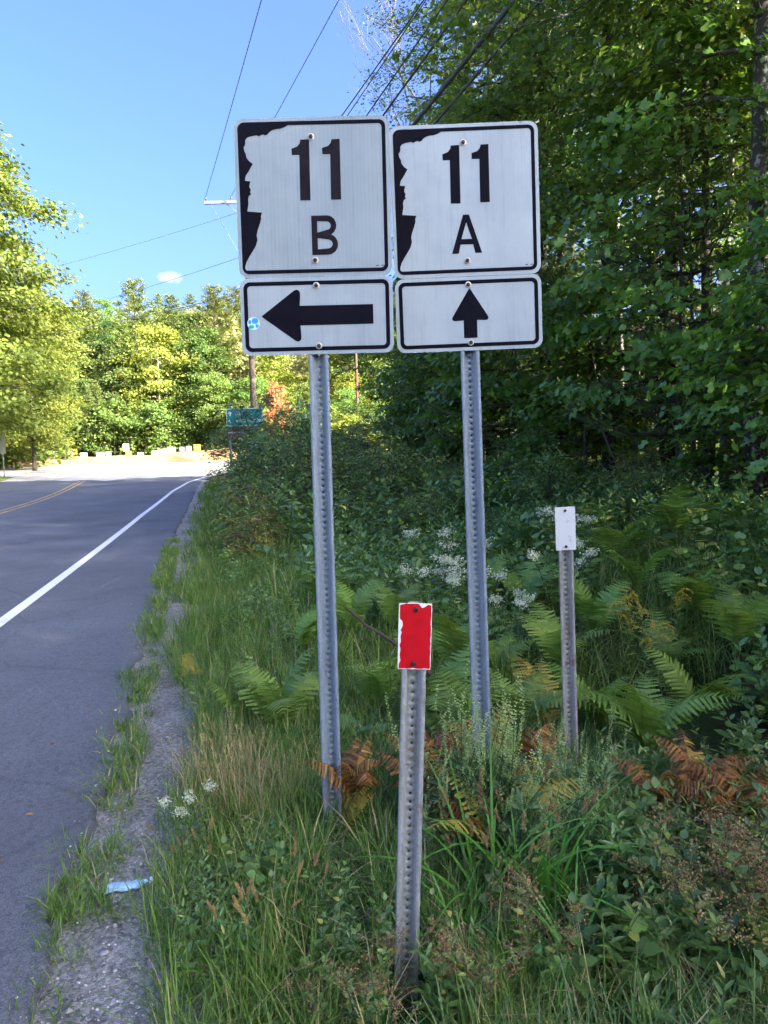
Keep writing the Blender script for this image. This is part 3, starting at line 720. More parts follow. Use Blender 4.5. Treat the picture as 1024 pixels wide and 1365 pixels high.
def route_plate(parent, zc, mat, black, letter, dx):
    pl = sheet('route_plate', [rrect(0, zc, .61, .612, .038)], -.0032, mat, parent, .0022)
    y = -.0042
    prof = [unbil(*p) for p in PROFILE]
    rim = rrect(0, zc, .61 - .030, .612 - .030, .026)
    xr, zt, zb = .2755, .2765, -.2765
    field = [(x, z + zc) for x, z in prof]
    # close the white field: along the bottom, up the right side with rounded corners, back along the top
    br = [(xr - .014 + .014 * math.cos(R(a)), zb + .014 + .014 * math.sin(R(a)) + zc) for a in (-90, -60, -30, 0)]
    trc = [(xr - .014 + .014 * math.cos(R(a)), zt - .014 + .014 * math.sin(R(a)) + zc) for a in (0, 30, 60, 90)]
    field[0] = (field[0][0], zt + zc); field[-1] = (field[-1][0], zb + zc)
    field = field + br + trc
    sheet('profile_border', [rim, field], y, black[0], pl)
    for d in (ONE, ONE2):
        sheet('numeral', [[(x + dx, z + zc) for x, z in [unbil(*p) for p in d]]], y, black[1], pl)
    lp, w, h = letter_B() if letter == 'B' else letter_A()
    cx, cz = unbil(572, 742) if letter == 'B' else (.0, -.135)
    sheet('letter', shift(lp, cx - w / 2, cz - h / 2 + zc), y, black[1], pl)
    for q in (0, .016):
        sheet('print_mark', [rrect(.246 + q * 1.3, zc - .268, .011, .003, .001, 2)], y, black[1], pl)
    bolt(pl, unbil(490, 190)[0], -.0034, zc + unbil(490, 190)[1]); bolt(pl, 0.0, -.0034, zc - .243)
    return pl

def arrow_plate(parent, zc, mat, black, kind):
    pl = sheet('arrow_plate', [rrect(0, zc, .61, .303, .036)], -.0032, mat, parent, .0022)
    y = -.0042
    rim = rrect(0, zc, .61 - .029, .303 - .029, .026); inn = rrect(0, zc, .61 - .060, .303 - .060, .014)
    sheet('border', [rim, inn], y, black, pl)
    if kind == 'left':
        x0, x1, xs, hh, sh = -.222, .225, -.068, .103, .0385
        A = [(x1, sh), (xs, sh), (xs + .003, hh - .022), (xs + .002, hh - .010), (xs - .004, hh - .003), (xs - .012, hh - .001), (xs - .022, hh - .005), (x0 + .003, .003), (x0, 0)]
        P = A + [(x, -z) for x, z in A[::-1][1:]]
        P = [(x, z + .002) for x, z in P]
    else:
        xo = .005
        A = [(.028, -.100), (.028, -.027), (.064, -.029), (.072, -.027), (.0765, -.020), (.074, -.012), (.003, .101), (0, .103)]
        P = [(x + xo, z) for x, z in A] + [(-x + xo, z) for x, z in A[::-1][1:]]
    sheet('arrow', [[(x, z + zc) for x, z in P]], y, black, pl)
    bolt(pl, 0, -.0034, zc + .118); bolt(pl, 0.004, -.0034, zc - .119)
    return pl

M['sticker_blue'] = plain('blue_sticker', (.02, .28, .68), .4); M['sticker_green'] = plain('green_sticker', (.02, .33, .32), .4); M['sticker_pale'] = plain('pale_sticker', (.45, .66, .78), .4)

def assembly(px, py, depth, hc, tilt, letter, label, ytw=0):
    c = at(px, py, depth)
    rot = Matrix.Rotation(R(ytw), 3, 'Z') @ Matrix.Rotation(R(tilt), 3, 'Y')
    up = rot @ Vector((0, 0, 1))
    e = empty('route_sign', c - up * hc, rot.to_euler())
    add_post(e, -.45, hc + .29, M['galv'])
    if letter == 'B':
        route_plate(e, hc, M['sheet_aged'], (M['black_print'], M['faded_print']), 'B', 0)
        ap = arrow_plate(e, hc - .459, M['sheet_white2'], M['black_print'], 'left')
        cx, cz = -.255, hc - .459 - .025
        sheet('sticker', [rrect(cx, cz, .05, .05, .0245, 8)], -.0046, M['sticker_pale'], ap)
        sheet('sticker', [rrect(cx + .006, cz + .010, .026, .022, .010, 4)], -.0051, M['sticker_blue'], ap)
        sheet('sticker', [rrect(cx - .015, cz + .006, .012, .016, .005, 4)], -.0051, M['sticker_blue'], ap)
        sheet('sticker', [rrect(cx - .009, cz - .013, .021, .013, .006, 4)], -.0051, M['sticker_green'], ap)
        sheet('sticker', [rrect(cx + .014, cz - .010, .012, .014, .005, 4)], -.0051, M['sticker_blue'], ap)
    else:
        route_plate(e, hc, M['sheet_white'], (M['black_print'], M['black_print']), 'A', -.009)
        arrow_plate(e, hc - .459, M['sheet_white'], M['black_print'], 'up')
    return tag(e, label, 'route sign')

assembly(418, 263.5, 2.70, 2.66, .1, 'B', 'route 11 B sign with left arrow plaque on a steel post')
assembly(620.5, 267.5, 2.82, 2.66, -.85, 'A', 'route 11 A sign with upward arrow plaque on a steel post')

# red and white marker posts
def marker(px, py, depth, hc, tilt, kind, label, pw, ph, wd):
    c = at(px, py, depth)
    rot = Matrix.Rotation(R(tilt), 3, 'Y'); up = rot @ Vector((0, 0, 1))
    e = empty('marker_post', c - up * hc, rot.to_euler())
    if kind == 'red':
        add_post(e, -.35, hc + ph / 2 + .018, M['galv_worn'], wd=wd, dp=.026)
        pl = sheet('marker_plate', [rrect(0, hc, pw, ph, .003, 2)], -.0032, M['white_paint'], e, .002)
        x0, x1, z0, z1 = -pw / 2, pw / 2, hc - ph / 2, hc + ph / 2
        rr = random.Random(3); P = []
        lft = [(0.0, .004), (.06, .003), (.12, .008), (.2, .005), (.3, .007), (.36, .005), (.42, .009), (.5, .006), (.56, .010), (.6, .007), (.66, .011), (.70, .012), (.74, .010), (.77, .004), (.85, .003), (.93, .004), (.985, .003)]
        for f, d in lft: P.append((x0 + d + rr.uniform(-.001, .001), z0 + .003 + f * (ph - .006)))
        P += [(x0 + .012, z1 - .003), (x0 + .02, z1 - .001), (x0 + .055, z1 - .001), (x0 + .060, z1 - .006), (x0 + .066, z1 - .013), (x0 + .072, z1 - .011), (x0 + .080, z1 - .006), (x1 - .010, z1 - .003), (x1 - .002, z1 - .006)]
        for f in np.linspace(.95, .02, 16): P.append((x1 - .0012 - abs(rr.gauss(0, .0011)), z0 + f * ph))
        for f in np.linspace(.95, .05, 14): P.append((x0 + f * pw, z0 + .0012 + abs(rr.gauss(0, .0012))))
        sheet('red_sheeting', [P[::-1]], -.0038, M['red_print'], pl)
        bolt(pl, .002, -.0042, z1 - .017, False, .0075); bolt(pl, -.002, -.0042, z0 + .017, False, .0075)
    else:
        add_post(e, -.35, hc + ph / 2 - .004, M['galv_rusty'], wd=wd, dp=.026)
        pl = sheet('marker_plate', [rrect(0, hc, pw, ph, .002, 2)], -.0032, M['white_plate'], e, .002)
        bolt(pl, 0, -.0034, hc + ph / 2 - .018, False, .007); bolt(pl, 0, -.0034, hc - ph / 2 + .018, False, .007)
    return tag(e, label, 'marker post')
marker(553, 848, 1.95, 1.13, 2.7, 'red', 'peeling red reflector plate on a short steel post', .0945, .191, .070)
marker(753.8, 704.5, 3.40, 1.30, -1.2, 'white', 'small weathered white plate on a rust stained steel post', .100, .216, .072)

# utility poles
def pole(x, y, h, r0, r1, mat, label, arm=None, zbase=None):
    zb = gz(x, y) if zbase is None else zbase
    e = empty('utility_pole', (x, y, zb))
    mb = MB(); zz = np.linspace(-.5, h, 12)
    tube(mb, np.stack([0.012 * np.sin(zz * .3), 0 * zz, zz], -1), np.interp(zz, [-.5, h], [r0, r1]), 12)
    obj('pole', mb.mesh('pole', mat, True), e)
    return tag(e, label, 'utility pole'), zb
p1 = at(337, 520, 35.0)
pe, pzb = pole(p1.x, p1.y, 15.0, .17, .125, M['wood_pole'], 'weathered wooden utility pole with a crossarm beyond the brush')
crossz = at(300, 278, 35).z
ca_ = MB(); a0 = at(280, 279, 35.0); 
ax = np.array((DT[0], DT[1], 0)) * .98 + np.array((0, 0, .0)); ax = ax / np.linalg.norm(ax)
A0 = np.array(a0) - np.array((p1.x, p1.y, pzb)); 
off_y = A0[1] + .0
bm = bmesh.new(); bmesh.ops.create_cube(bm, size=1)
ln = abs(A0[0]) * 2 + .1
bmesh.ops.scale(bm, vec=(ln, .12, .14), verts=bm.verts); bmesh.ops.translate(bm, vec=(0, -.19, A0[2]), verts=bm.verts)
bmesh.ops.bevel(bm, geom=bm.edges[:], offset=.012, segments=1)
arm = bm_obj('crossarm', bm, M['grey_arm'], pe)
for xx in (-ln / 2 + .06, -ln / 6, ln / 6, ln / 2 - .06):
    ib = MB(); lathe(ib, [(.02, 0), (.02, .08), (.05, .09), (.055, .13), (.04, .15), (.05, .17), (.03, .21), (.001, .215)], 8, (xx, -.19, A0[2] + .069), 'z')
    obj('insulator', ib.mesh('insulator', M['wood_pole'], True), pe)
for sx in (-1, 1):
    bb = MB(); tube(bb, [(sx * .9, -.13, A0[2] - .07), (sx * .08, -.13, A0[2] - .75)], .018, 5); obj('brace', bb.mesh('brace', M['grey_arm']), pe)
p2 = at(477, 560, 62.0)
pole(p2.x, p2.y, p2.z - gz(p2.x, p2.y) + 9.5, .14, .10, M['wood_red'], 'thin brown pole in the sunlit clearing')

def wire(name, a, b, sag, rad, mat, label, twist=0, cat='wire'):
    a, b = np.array(a), np.array(b); u = np.linspace(0, 1, 40)
    P = a + (b - a) * u[:, None]; P[:, 2] -= sag * 4 * u * (1 - u)
    mb = MB(); tube(mb, P, rad, 6)
    if twist:
        w = u * 60
        uu = np.linspace(0, 1, 400); Q = a + (b - a) * uu[:, None]; Q[:, 2] -= sag * 4 * uu * (1 - uu)
        Q[:, 0] += twist * np.cos(uu * 260); Q[:, 2] += twist * np.sin(uu * 260); tube(mb, Q, rad * .55, 4)
    return tag(obj(name, mb.mesh(name, mat, True)), label, cat, 'overhead lines beside the road' if cat == 'wire' else None)

def line_wire(pa, zb_rel_depth, qpx, qdepth, rad, mat, label, twist=0, sag=.25, cat='wire', name='power_line'):
    a = np.array(pa); q = np.array(at(qpx[0], qpx[1], qdepth)); d = q - a
    k = (-9 - a[1]) / d[1]
    return wire(name, a, a + d * k, sag, rad, mat, label, twist, cat)
ins = lambda xx: (p1.x + xx, p1.y - .19, pzb + A0[2] + .27)
line_wire(ins(-ln / 2 + .06), 0, (345, 0), 19.5, .014, M['wire'], 'thin bare line running to the outer end of the crossarm')
line_wire(ins(-ln / 6), 0, (446, 0), 20.5, .014, M['wire'], 'thin bare line standing alone against blue sky above the 11 B plate')
pt1 = lambda z: (p1.x, p1.y - .17, z)
line_wire(pt1(at(336, 335, 35).z), 0, (554, 0), 15.5, .018, M['wire'], 'thin dark line meeting the top of the 11 B plate')
line_wire(pt1(at(336, 352, 35).z), 0, (572, -22), 15.2, .014, M['wire'], 'faint thin line hugging the line beside it')
line_wire(pt1(at(336, 380, 35).z), 0, (584, 0), 14.0, .018, M['wire'], 'dark line crossing the bare twigs, thinner than its neighbour')
line_wire(pt1(at(336, 400, 35).z), 0, (608, 0), 12.8, .025, M['wire'], 'dark line between the thin lines and the thick cable')
line_wire(pt1(at(336, 430, 35).z), 0, (668, 0), 10.6, .043, M['cable'], 'thick lashed dark cable crossing in front of the tall trees', .012, cat='wire')
line_wire(pt1(at(336, 446, 35).z), 0, (700.5, 0), 10.2, .025, M['cable'], 'twisted pair of cables on the wood side of the thick cable', .018)
lp = lambda x, y, d: np.array(at(x, y, d))
wire('span_wire', pt1(at(336, 288, 35).z), lp(-120, 395, 60), .5, .011, M['wire_pale'], 'faint wire spanning the road below the crossarm')
wire('span_wire', pt1(at(336, 345, 35).z), lp(-120, 455, 58), .6, .012, M['wire_pale'], 'faint wire spanning the road above the hillside trees')
wire('span_wire', pt1(at(336, 392, 35).z), lp(-120, 466, 52), .5, .024, M['wire_pale'], 'pale cable crossing in front of the hillside trees')
wire('guy_wire', (p1.x - ln / 2 + .3, p1.y - .19, pzb + A0[2] - .05), pt1(at(336, 360, 35).z), 0, .008, M['wire_pale'], 'slanting guy wire from crossarm to pole', cat='guy wire')

# distant guide sign among the brush
M['sign_green'] = plain('green_sign', (.0, .22, .19), .45, var=.1, scale=3); M['sign_brown'] = plain('brown_sign', (.10, .045, .03), .5, var=.2, scale=3)
def text(name, body, size, parent, loc, mat):
    cu = bpy.data.curves.new(name, 'FONT'); cu.body = body; cu.size = size; cu.resolution_u = 2
    tmp = bpy.data.objects.new(name, cu); COL.objects.link(tmp)
    me = bpy.data.meshes.new_from_object(tmp.evaluated_get(bpy.context.evaluated_depsgraph_get()))
    bpy.data.objects.remove(tmp); me.materials.clear(); me.materials.append(mat)
    o = obj(name, me, parent); o.location = loc; o.rotation_euler = (R(90), 0, 0); return o
gd = 27.0; gc = at(326, 556, gd); ppm = FPX / gd
ge = empty('guide_sign', (gc.x, gc.y, gz(gc.x, gc.y)), (0, 0, R(-6))); zc = gc.z - gz(gc.x, gc.y)
gp = sheet('green_panel', [rrect(0, zc, 50 / ppm, 24 / ppm, .05)], -.01, M['sign_green'], ge, .004)
sheet('border', [rrect(0, zc, 50 / ppm - .02, 24 / ppm - .02, .05), rrect(0, zc, 50 / ppm - .07, 24 / ppm - .07, .04)], -.013, M['white_paint'], gp)
for k, (tx, dz) in enumerate((('ALTON', .10), ('WOLFEBORO', -.19))):
    text('lettering', tx, .20, gp, (-.36, -.013, zc + dz - .02), M['white_paint'])
    aw = [(-.03, -.09), (.03, -.09), (.03, .0), (.10, .0), (0, .11), (-.10, .0), (-.03, .0)]
    if k: aw = [(x * .8 - z * .3, z * .8 + x * .3) for x, z in aw]
    sheet('arrow', [[(x - .58, z + zc + dz + .05) for x, z in aw]], -.013, M['white_paint'], gp)
bp_ = sheet('brown_panel', [rrect(0, zc - .60, 50 / ppm, 19 / ppm, .03)], -.01, M['sign_brown'], ge, .004)
sheet('divider', [rrect(0, zc - .60, 46 / ppm, .02, .005, 2)], -.013, M['white_paint'], bp_)
for sx in (-.62, .62):
    bm = bmesh.new(); bmesh.ops.create_cube(bm, size=1); bmesh.ops.scale(bm, vec=(.07, .06, zc + .75), verts=bm.verts); bmesh.ops.translate(bm, vec=(sx, .035, (zc + .35) / 2), verts=bm.verts)
    bm_obj('post', bm, M['galv'], ge)
tag(ge, 'green destination sign over a brown panel half hidden by brush', 'guide sign')

# yard signs and small road signs on the island
M['yard_white'] = plain('white_board', (.75, .75, .74), .6, var=.05); M['yard_dark'] = plain('dark_board', (.10, .12, .16), .6, var=.2); M['yard_yellow'] = plain('yellow_board', (.72, .48, .03), .6, var=.1)
M['yard_grey'] = plain('grey_board', (.38, .42, .48), .6, var=.2, scale=12); M['yard_orange'] = plain('orange_board', (.75, .32, .03), .6, var=.1); M['wire_leg'] = plain('wire_leg', (.2, .2, .2), .5)
def yard(px, py, wpx, hpx, depth, mat, band, label):
    c = at(px, py, depth); s, t = to_st(c.x, c.y); z0 = float(isl_z(np.array(s), np.array(t))) if 57 < s < 66.6 and -20.5 < t < 6 else gz(c.x, c.y)
    k = FPX / depth; w, h = wpx / k, hpx / k; zc = max(c.z - z0, h / 2 + .04)
    e = empty('yard_sign', (c.x, c.y, z0), (0, 0, R(random.uniform(-14, 14))))
    b = sheet('board', [rrect(0, zc, w, h, .01, 2)], -.005, mat, e, .01)
    if not band: band = M['yard_grey'] if mat in (M['yard_white'], M['yard_dark']) else M['yard_dark']
    sheet('lettering_band', [rrect(w * .05, zc - h * .3, w * .55, h * .12, .005, 2)], -.009, band, b)
    if band: sheet('lettering_band', [rrect(0, zc + h * .05, w * .8, h * .3, .01, 2)], -.009, band, b)
    for sx in (-.35, .35):
        lg = MB(); tube(lg, [(sx * w, .01, -.1), (sx * w, .01, zc)], .012, 5); obj('leg', lg.mesh('leg', M['wire_leg']), e)
    tag(e, label, 'yard sign', 'campaign signs on the sandy island')
ya = lambda c: f'small {c} yard sign stuck in the sandy island'
YS = [(39,607,9,5,61,'white',None),(57,609.5,8,5,60,'white',None),(80,610.5,8,6,59,'dark',None),(95,611,7,6,59,'dark',None),(112,610,9,5,59.5,'white',None),
      (134,611,10,6,58.8,'grey','dark'),(145,611.5,8,6,58.8,'white',None),(172,611.5,8,6,58.8,'yellow',None),(188,614,8,5,58.3,'grey',None),(207,611,8,6,58.8,'white',None),
      (218,610,12,7,59,'grey','white'),(215.5,602.5,7,6,62,'yellow',None),(229,604,11,7,61.5,'white',None),(243,603,9,6,61,'dark','white'),(252,602,7,6,61.5,'white',None),
      (263,598,9,8,62,'orange',None),(92,603,8,4,64.5,'white',None),(100,602,6,7,64.5,'yellow',None),(74,604,6,5,64.5,'white',None),(45,602,5,5,65,'dark',None)]
for x_, y_, w_, h_, d_, c_, b_ in YS:
    yard(x_, y_, w_, h_, d_, M['yard_' + c_], M['yard_' + b_] if b_ else None, ya({'grey': 'grey', 'dark': 'dark', 'white': 'white', 'yellow': 'yellow', 'orange': 'orange'}[c_] + (' printed' if b_ else '')))

def road_sign(px, py, ybase, wpx, hpx, depth, mat, label, diamond=False, shape=None, inner=None):
    c = at(px, py, depth); z0 = gz(c.x, c.y); s, t = to_st(c.x, c.y)
    if 57.3 < s < 66.5 and -20.5 < t < 6: z0 = float(isl_z(np.array(s), np.array(t)))
    k = FPX / depth; w, h = wpx / k, hpx / k; zc = c.z - z0
    e = empty('road_sign', (c.x, c.y, z0))
    lp = shape(w, h, zc) if shape else rrect(0, zc, w, h, .04, 3)
    pn = sheet('panel', [lp], -.03, mat, e, .004)
    if inner: sheet('legend', [rrect(0, zc + .05 * h, w * .5, h * .35, .02, 2)], -.034, inner, pn)
    pb_ = MB(); tube(pb_, [(0, .0, -.2), (0, 0, zc + h * .4)], .03, 8); obj('post', pb_.mesh('post', M['galv']), e)
    return tag(e, label, 'road sign')
road_sign(168, 596.5, 610, 8, 10, 60.5, M['yard_white'], 'small white regulatory sign on a post in the sandy island', inner=M['yard_dark'])
road_sign(67, 590.5, 604, 12, 7, 66, M['yard_white'], 'pale board on a post in front of the trees past the junction')
road_sign(30, 588, 604, 8, 7, 66, M['yard_white'], 'white triangular yield sign seen before the trees', shape=lambda w, h, z: [(-w / 2, z + h / 2), (0, z - h / 2), (w / 2, z + h / 2)][::-1])
M['sign_back'] = plain('sign_back', (.30, .31, .24), .5, metal=.3, var=.2, scale=5)
road_sign(3, 592, 632, 9, 26, 41.0, M['sign_back'], 'tall dull plate on a leaning post in the sunlit lawn')

# crushed plastic bottle on the gravel
bx, by = (lambda v: (v.x, v.y))(at(166, 1158, 2.55))
s_, t_ = to_st(bx, by)
M['bottle'] = plain('pale_blue_plastic', (.35, .55, .72), .2, var=.35, scale=25, spec=.6)
M['bottle_cap'] = plain('white_cap', (.7, .72, .72), .4)
be = empty('plastic_bottle', (bx, by, float(gravel_z(np.array(s_), np.array(t_))) + .012), (0, 0, R(20)))
mb = MB(); u = np.linspace(0, 1, 15)
rad = np.interp(u, [0, .04, .12, .3, .5, .62, .75, .9, 1], [.012, .026, .030, .027, .031, .024, .029, .013, .012]); n_ = 12; V = []
for i, (uu, rr_) in enumerate(zip(u, rad)):
    for k in range(n_):
        a = 2 * np.pi * k / n_; d = 1 + .16 * math.sin(uu * 17 + k * 1.9)
        V.append((-.085 + .17 * uu, rr_ * d * math.cos(a) + .006 * math.sin(uu * 7), .34 * rr_ * d * math.sin(a) + .006))
F = [[i * n_ + k, i * n_ + (k + 1) % n_, (i + 1) * n_ + (k + 1) % n_, (i + 1) * n_ + k] for i in range(14) for k in range(n_)]
mb.add(V, np.array(F)); obj('body', mb.mesh('body', M['bottle'], True), be)
mb = MB(); tube(mb, [(.083, 0, .006), (.10, .002, .006)], .011, 10); obj('cap', mb.mesh('cap', M['bottle_cap']), be)
tag(be, 'crushed pale blue plastic bottle lying on the gravel', 'bottle')

# ------------------------------------------------------------------ trees
def unit_rand(n): return nrm(np.random.normal(size=(n, 3)))

def spray(mb, C, out, n_per, rad, leaf, tpl, mat=0, flat=.28, droop=.25, lvar=.3, wide=1.0, nout=1.1):
    """leaves in flattened layers round the points C that grow outwards along out"""
    C = np.repeat(C, n_per, 0); out = np.repeat(out, n_per, 0); n = len(C)
    o = np.random.normal(size=(n, 3)) * rad; o[:, 2] *= flat
    P = C + o
    P[:, 2] -= droop * (o[:, 0] ** 2 + o[:, 1] ** 2) / max(rad, .01) * .3
    D = out * .8 + np.random.normal(size=(n, 3)) * .6; D[:, 2] = D[:, 2] * .4 - droop
    N = np.random.normal(size=(n, 3)) * .5 + out * nout; N[:, 2] += .75
    r = np.clip(np.random.normal(.45, .2, n) + np.repeat(np.random.normal(0, .13, n // n_per), n_per), 0, 1)
    leaves(mb, P, D, N, leaf * np.random.uniform(1 - lvar, 1 + lvar, n), tpl, r, mat, wide)

def gen_tree(seed, H, r0, cb, Rc, nb, nsub, nl, leaf, tpl='maple', rise=.35, rad=.42, prof=None, wob=.25, side=None, flat=.28, droop=.25, bark=None, leafm=None, top=1.0):
    np.random.seed(seed); rg = np.random.default_rng(seed)
    tr, cr = MB(), MB()
    zz = np.linspace(-.4, H * .97, 14); ph = rg.random(4) * 6
    cx = wob * np.sin(zz * .35 + ph[0]) * np.clip(zz / H, 0, 1); cyy = wob * np.sin(zz * .28 + ph[1]) * np.clip(zz / H, 0, 1)
    cx -= cx[0]; cyy -= cyy[0]
    rr = r0 * np.interp(zz / H, [-.1, 0, .04, .5, 1], [1.5, 1.25, 1.0, .62, .08])
    tube(tr, np.stack([cx, cyy, zz], -1), rr, 9)
    Cs, Os = [], []
    for b in range(nb):
        u = ((b + rg.random()) / nb) ** .9
        z = cb + (H * .98 - cb) * u
        az = b * 2.399 + rg.normal(0, .35)
        if side is not None and rg.random() < .55: az = side + rg.normal(0, .8)
        pf = prof(u) if prof else math.sin(math.pi * (.22 + .74 * u)) ** .8
        ln = max(.5, Rc * pf * rg.uniform(.7, 1.15))
        p0 = np.array((np.interp(z, zz, cx), np.interp(z, zz, cyy), z))
        k = np.linspace(0, 1, 6)[:, None]
        d = np.array((math.cos(az), math.sin(az), 0)); ri = rise * rg.uniform(.5, 1.6) + .6 * max(0, u - .75)
        P = p0 + d * ln * k + np.array((0, 0, 1)) * (ln * ri * k - ln * .28 * k ** 2.2) + rg.normal(0, .05 * ln, (6, 3)) * k
        tube(tr, P, np.linspace(max(.012, min(rr[np.searchsorted(zz, z) - 1] * .45, .022 * ln)), .006, 6), 5, cap=False)
        for j in range(nsub):
            f = rg.uniform(.25, 1.0) if j else 1.0
            q = np.array([np.interp(f, k[:, 0], P[:, c]) for c in range(3)])
            a2 = az + rg.uniform(-1.2, 1.2) * (1.15 - f * .6)
            l2 = ln * rg.uniform(.16, .42) * (1.3 - .6 * f)
            e = q + np.array((math.cos(a2), math.sin(a2), rg.uniform(-.1, .35))) * l2
            tube(tr, [q, (q + e) / 2 + rg.normal(0, .04, 3), e], [.010, .007, .004], 3, cap=False)
            o = nrm((e - p0) * np.array((1, 1, .2)))
            Cs += [e, (q + e) / 2]; Os += [o, o]
    spray(cr, np.array(Cs), np.array(Os), nl, rad, leaf, tpl, 0, flat, droop)
    return [('trunk', tr.mesh('trunk', bark or M['bark'], True)), ('crown', cr.mesh('crown', leafm or M['leaf_wood']))]

def gen_pine(seed, H, r0, cb, Rc, leafm, bark, leaf=.3, nl=12, step=.75, tpl='tuft', up=.12, gap=.0):
    np.random.seed(seed); rg = np.random.default_rng(seed)
    tr, cr = MB(), MB()
    zz = np.linspace(-.4, H, 12); tube(tr, np.stack([.08 * np.sin(zz * .4), .06 * np.sin(zz * .5 + 1), zz], -1), r0 * np.interp(zz / H, [0, .05, 1], [1.2, 1, .06]), 8)
    Cs, Os = [], []
    z = cb; w = 0
    while z < H - .2:
        u = (z - cb) / (H - cb)
        nbr = 5
        for b in range(nbr):
            if rg.random() < gap: continue
            az = b * 6.283 / nbr + w * 1.1 + rg.normal(0, .25)
            ln = Rc * (1 - u) ** .75 * rg.uniform(.65, 1.2) + .25
            k = np.linspace(0, 1, 5)[:, None]; d = np.array((math.cos(az), math.sin(az), 0))
            P = np.array((0, 0, z)) + d * ln * k + np.array((0, 0, 1)) * ln * ((up + u * .5) * k + .1 * k ** 2 - .12 * np.sin(k * 3.1))
            tube(tr, P, np.linspace(.022 * ln, .006, 5), 4, cap=False)
            m = max(3, int(ln * 4.0))
            f = rg.uniform(.22, 1.02, m)
            Q = np.stack([np.interp(f, k[:, 0], P[:, c]) for c in range(3)], -1)
            sd = np.array((-d[1], d[0], 0)); lat = rg.normal(0, .16 * ln, m) * (1.15 - f)
            Q = Q + sd * lat[:, None]
            Cs.append(Q); Os.append(nrm(d[None] + sd[None] * lat[:, None] * 2 + np.array((0, 0, .25))))
        z += step * rg.uniform(.8, 1.2) * (1 - .4 * u); w += 1
    C = np.concatenate(Cs); O = np.concatenate(Os)
    Cn = np.repeat(C, nl, 0); On = np.repeat(O, nl, 0); n = len(Cn)
    P = Cn + np.random.normal(size=(n, 3)) * np.array((.16, .16, .07)) * (leaf / .3)
    D = On + np.random.normal(size=(n, 3)) * .55; D[:, 2] += .15
    r = np.clip(np.random.normal(.5, .22, n), 0, 1)
    leaves(cr, P, D, np.random.normal(size=(n, 3)) * .6 + np.array((0, 0, 1)), leaf * np.random.uniform(.7, 1.2, n), tpl, r, 0, .7)
    return [('trunk', tr.mesh('trunk', bark, True)), ('crown', cr.mesh('crown', leafm))]

def place(parts, name, s, t, rz, sc, label, cat, group, dz=0.0, tilt=(0, 0)):
    x, y = st(s, t)
    return spawn(name, parts, (x, y, float(ground_z(s, t)) + dz), rz, sc, label, cat, group, tilt)

# the wood on the right: tall broadleaf trees in rows, low branches along its edge
ROADSIDE = math.pi + math.atan2(DT[1], DT[0])
WOOD = [gen_tree(11, 21, .17, 2.2, 3.4, 54, 7, 27, .105, rad=.36, side=ROADSIDE, flat=.22, droop=.35),
        gen_tree(12, 24, .20, 3.4, 3.8, 54, 7, 29, .098, 'oval', rad=.36, side=ROADSIDE, flat=.22, droop=.35, leafm=M['leaf_wood2']),
        gen_tree(13, 18, .14, 1.6, 3.1, 48, 7, 26, .102, rad=.34, side=ROADSIDE, flat=.22, droop=.35)]
HIGH = [gen_tree(16, 20, .13, 4.6, 3.3, 44, 7, 27, .10, rad=.36, side=ROADSIDE, flat=.22, droop=.35), gen_tree(17, 22, .12, 3.8, 3.2, 46, 7, 29, .09, 'oval', rad=.34, side=ROADSIDE, flat=.22, droop=.35, leafm=M['leaf_wood2'])]
DEEP = [gen_tree(14, 22, .18, 6, 3.6, 34, 6, 14, .22, flat=.25)]; DEEP = DEEP * 2
rg = np.random.default_rng(77)
LE = ('leafy tree of medium height in the front row of the wood', 'tallest kind of leafy tree in the front row of the wood', 'shorter leafy tree with low branches in the wood front row')
lab_d = 'tree standing deeper in the shaded wood behind its front row'
k = 0
hsc = lambda s: float(np.interp(s, [-16, -10, -5, 2, 5, 14, 19], [.30, .38, .46, .52, 1, 1, .86]))
for s in np.concatenate([np.arange(-18, 4, 1.3), np.concatenate([np.arange(4.4, 9, 2.6), np.arange(9.8, 21, 3.4)])]):
    inv = s > 4  # out-of-view trees are cut low and widened: sun blocked, sky left open
    place(WOOD[k % 3] if s < 4 or s > 11.5 else HIGH[k % 2], 'broadleaf_tree', s + rg.normal(0, .5), 8.4 + rg.normal(0, .5) + (.6 if k % 2 else -.2), rg.normal(0, .5), (lambda q: (q * (1 if inv else 1.7), q * (1 if inv else 1.7), q))(rg.uniform(.92, 1.12) * hsc(s) if inv else rg.uniform(.97, 1.06) * 7.5 / (21, 24, 18)[k % 3]), LE[k % 3], 'tree', 'front row of the wood'); k += 1
for s in np.arange(-18, 4.5, 1.3):  # unseen second row, added to stop sun leaking onto the foreground
    q = rg.uniform(.97, 1.05) * 8.7 / (21, 24, 18)[k % 3]
    place(WOOD[k % 3], 'broadleaf_tree', s + rg.normal(0, .3), 10.9 + rg.normal(0, .3), rg.random() * 6, (q * 1.7, q * 1.7, q * 1.02), lab_d, 'tree', 'trees deeper in the wood'); k += 1
for row, (t0, stp) in enumerate(((12.2, 3.6),)):
    for s in np.arange(16.0, 23 - row, stp):
        place(DEEP[k % 2] if (row or s < 8) else WOOD[k % 3], 'broadleaf_tree', s + rg.normal(0, .7), t0 + rg.normal(0, .7), rg.random() * 6.3, rg.uniform(.9, 1.15) * hsc(s), lab_d, 'tree', 'trees deeper in the wood'); k += 1
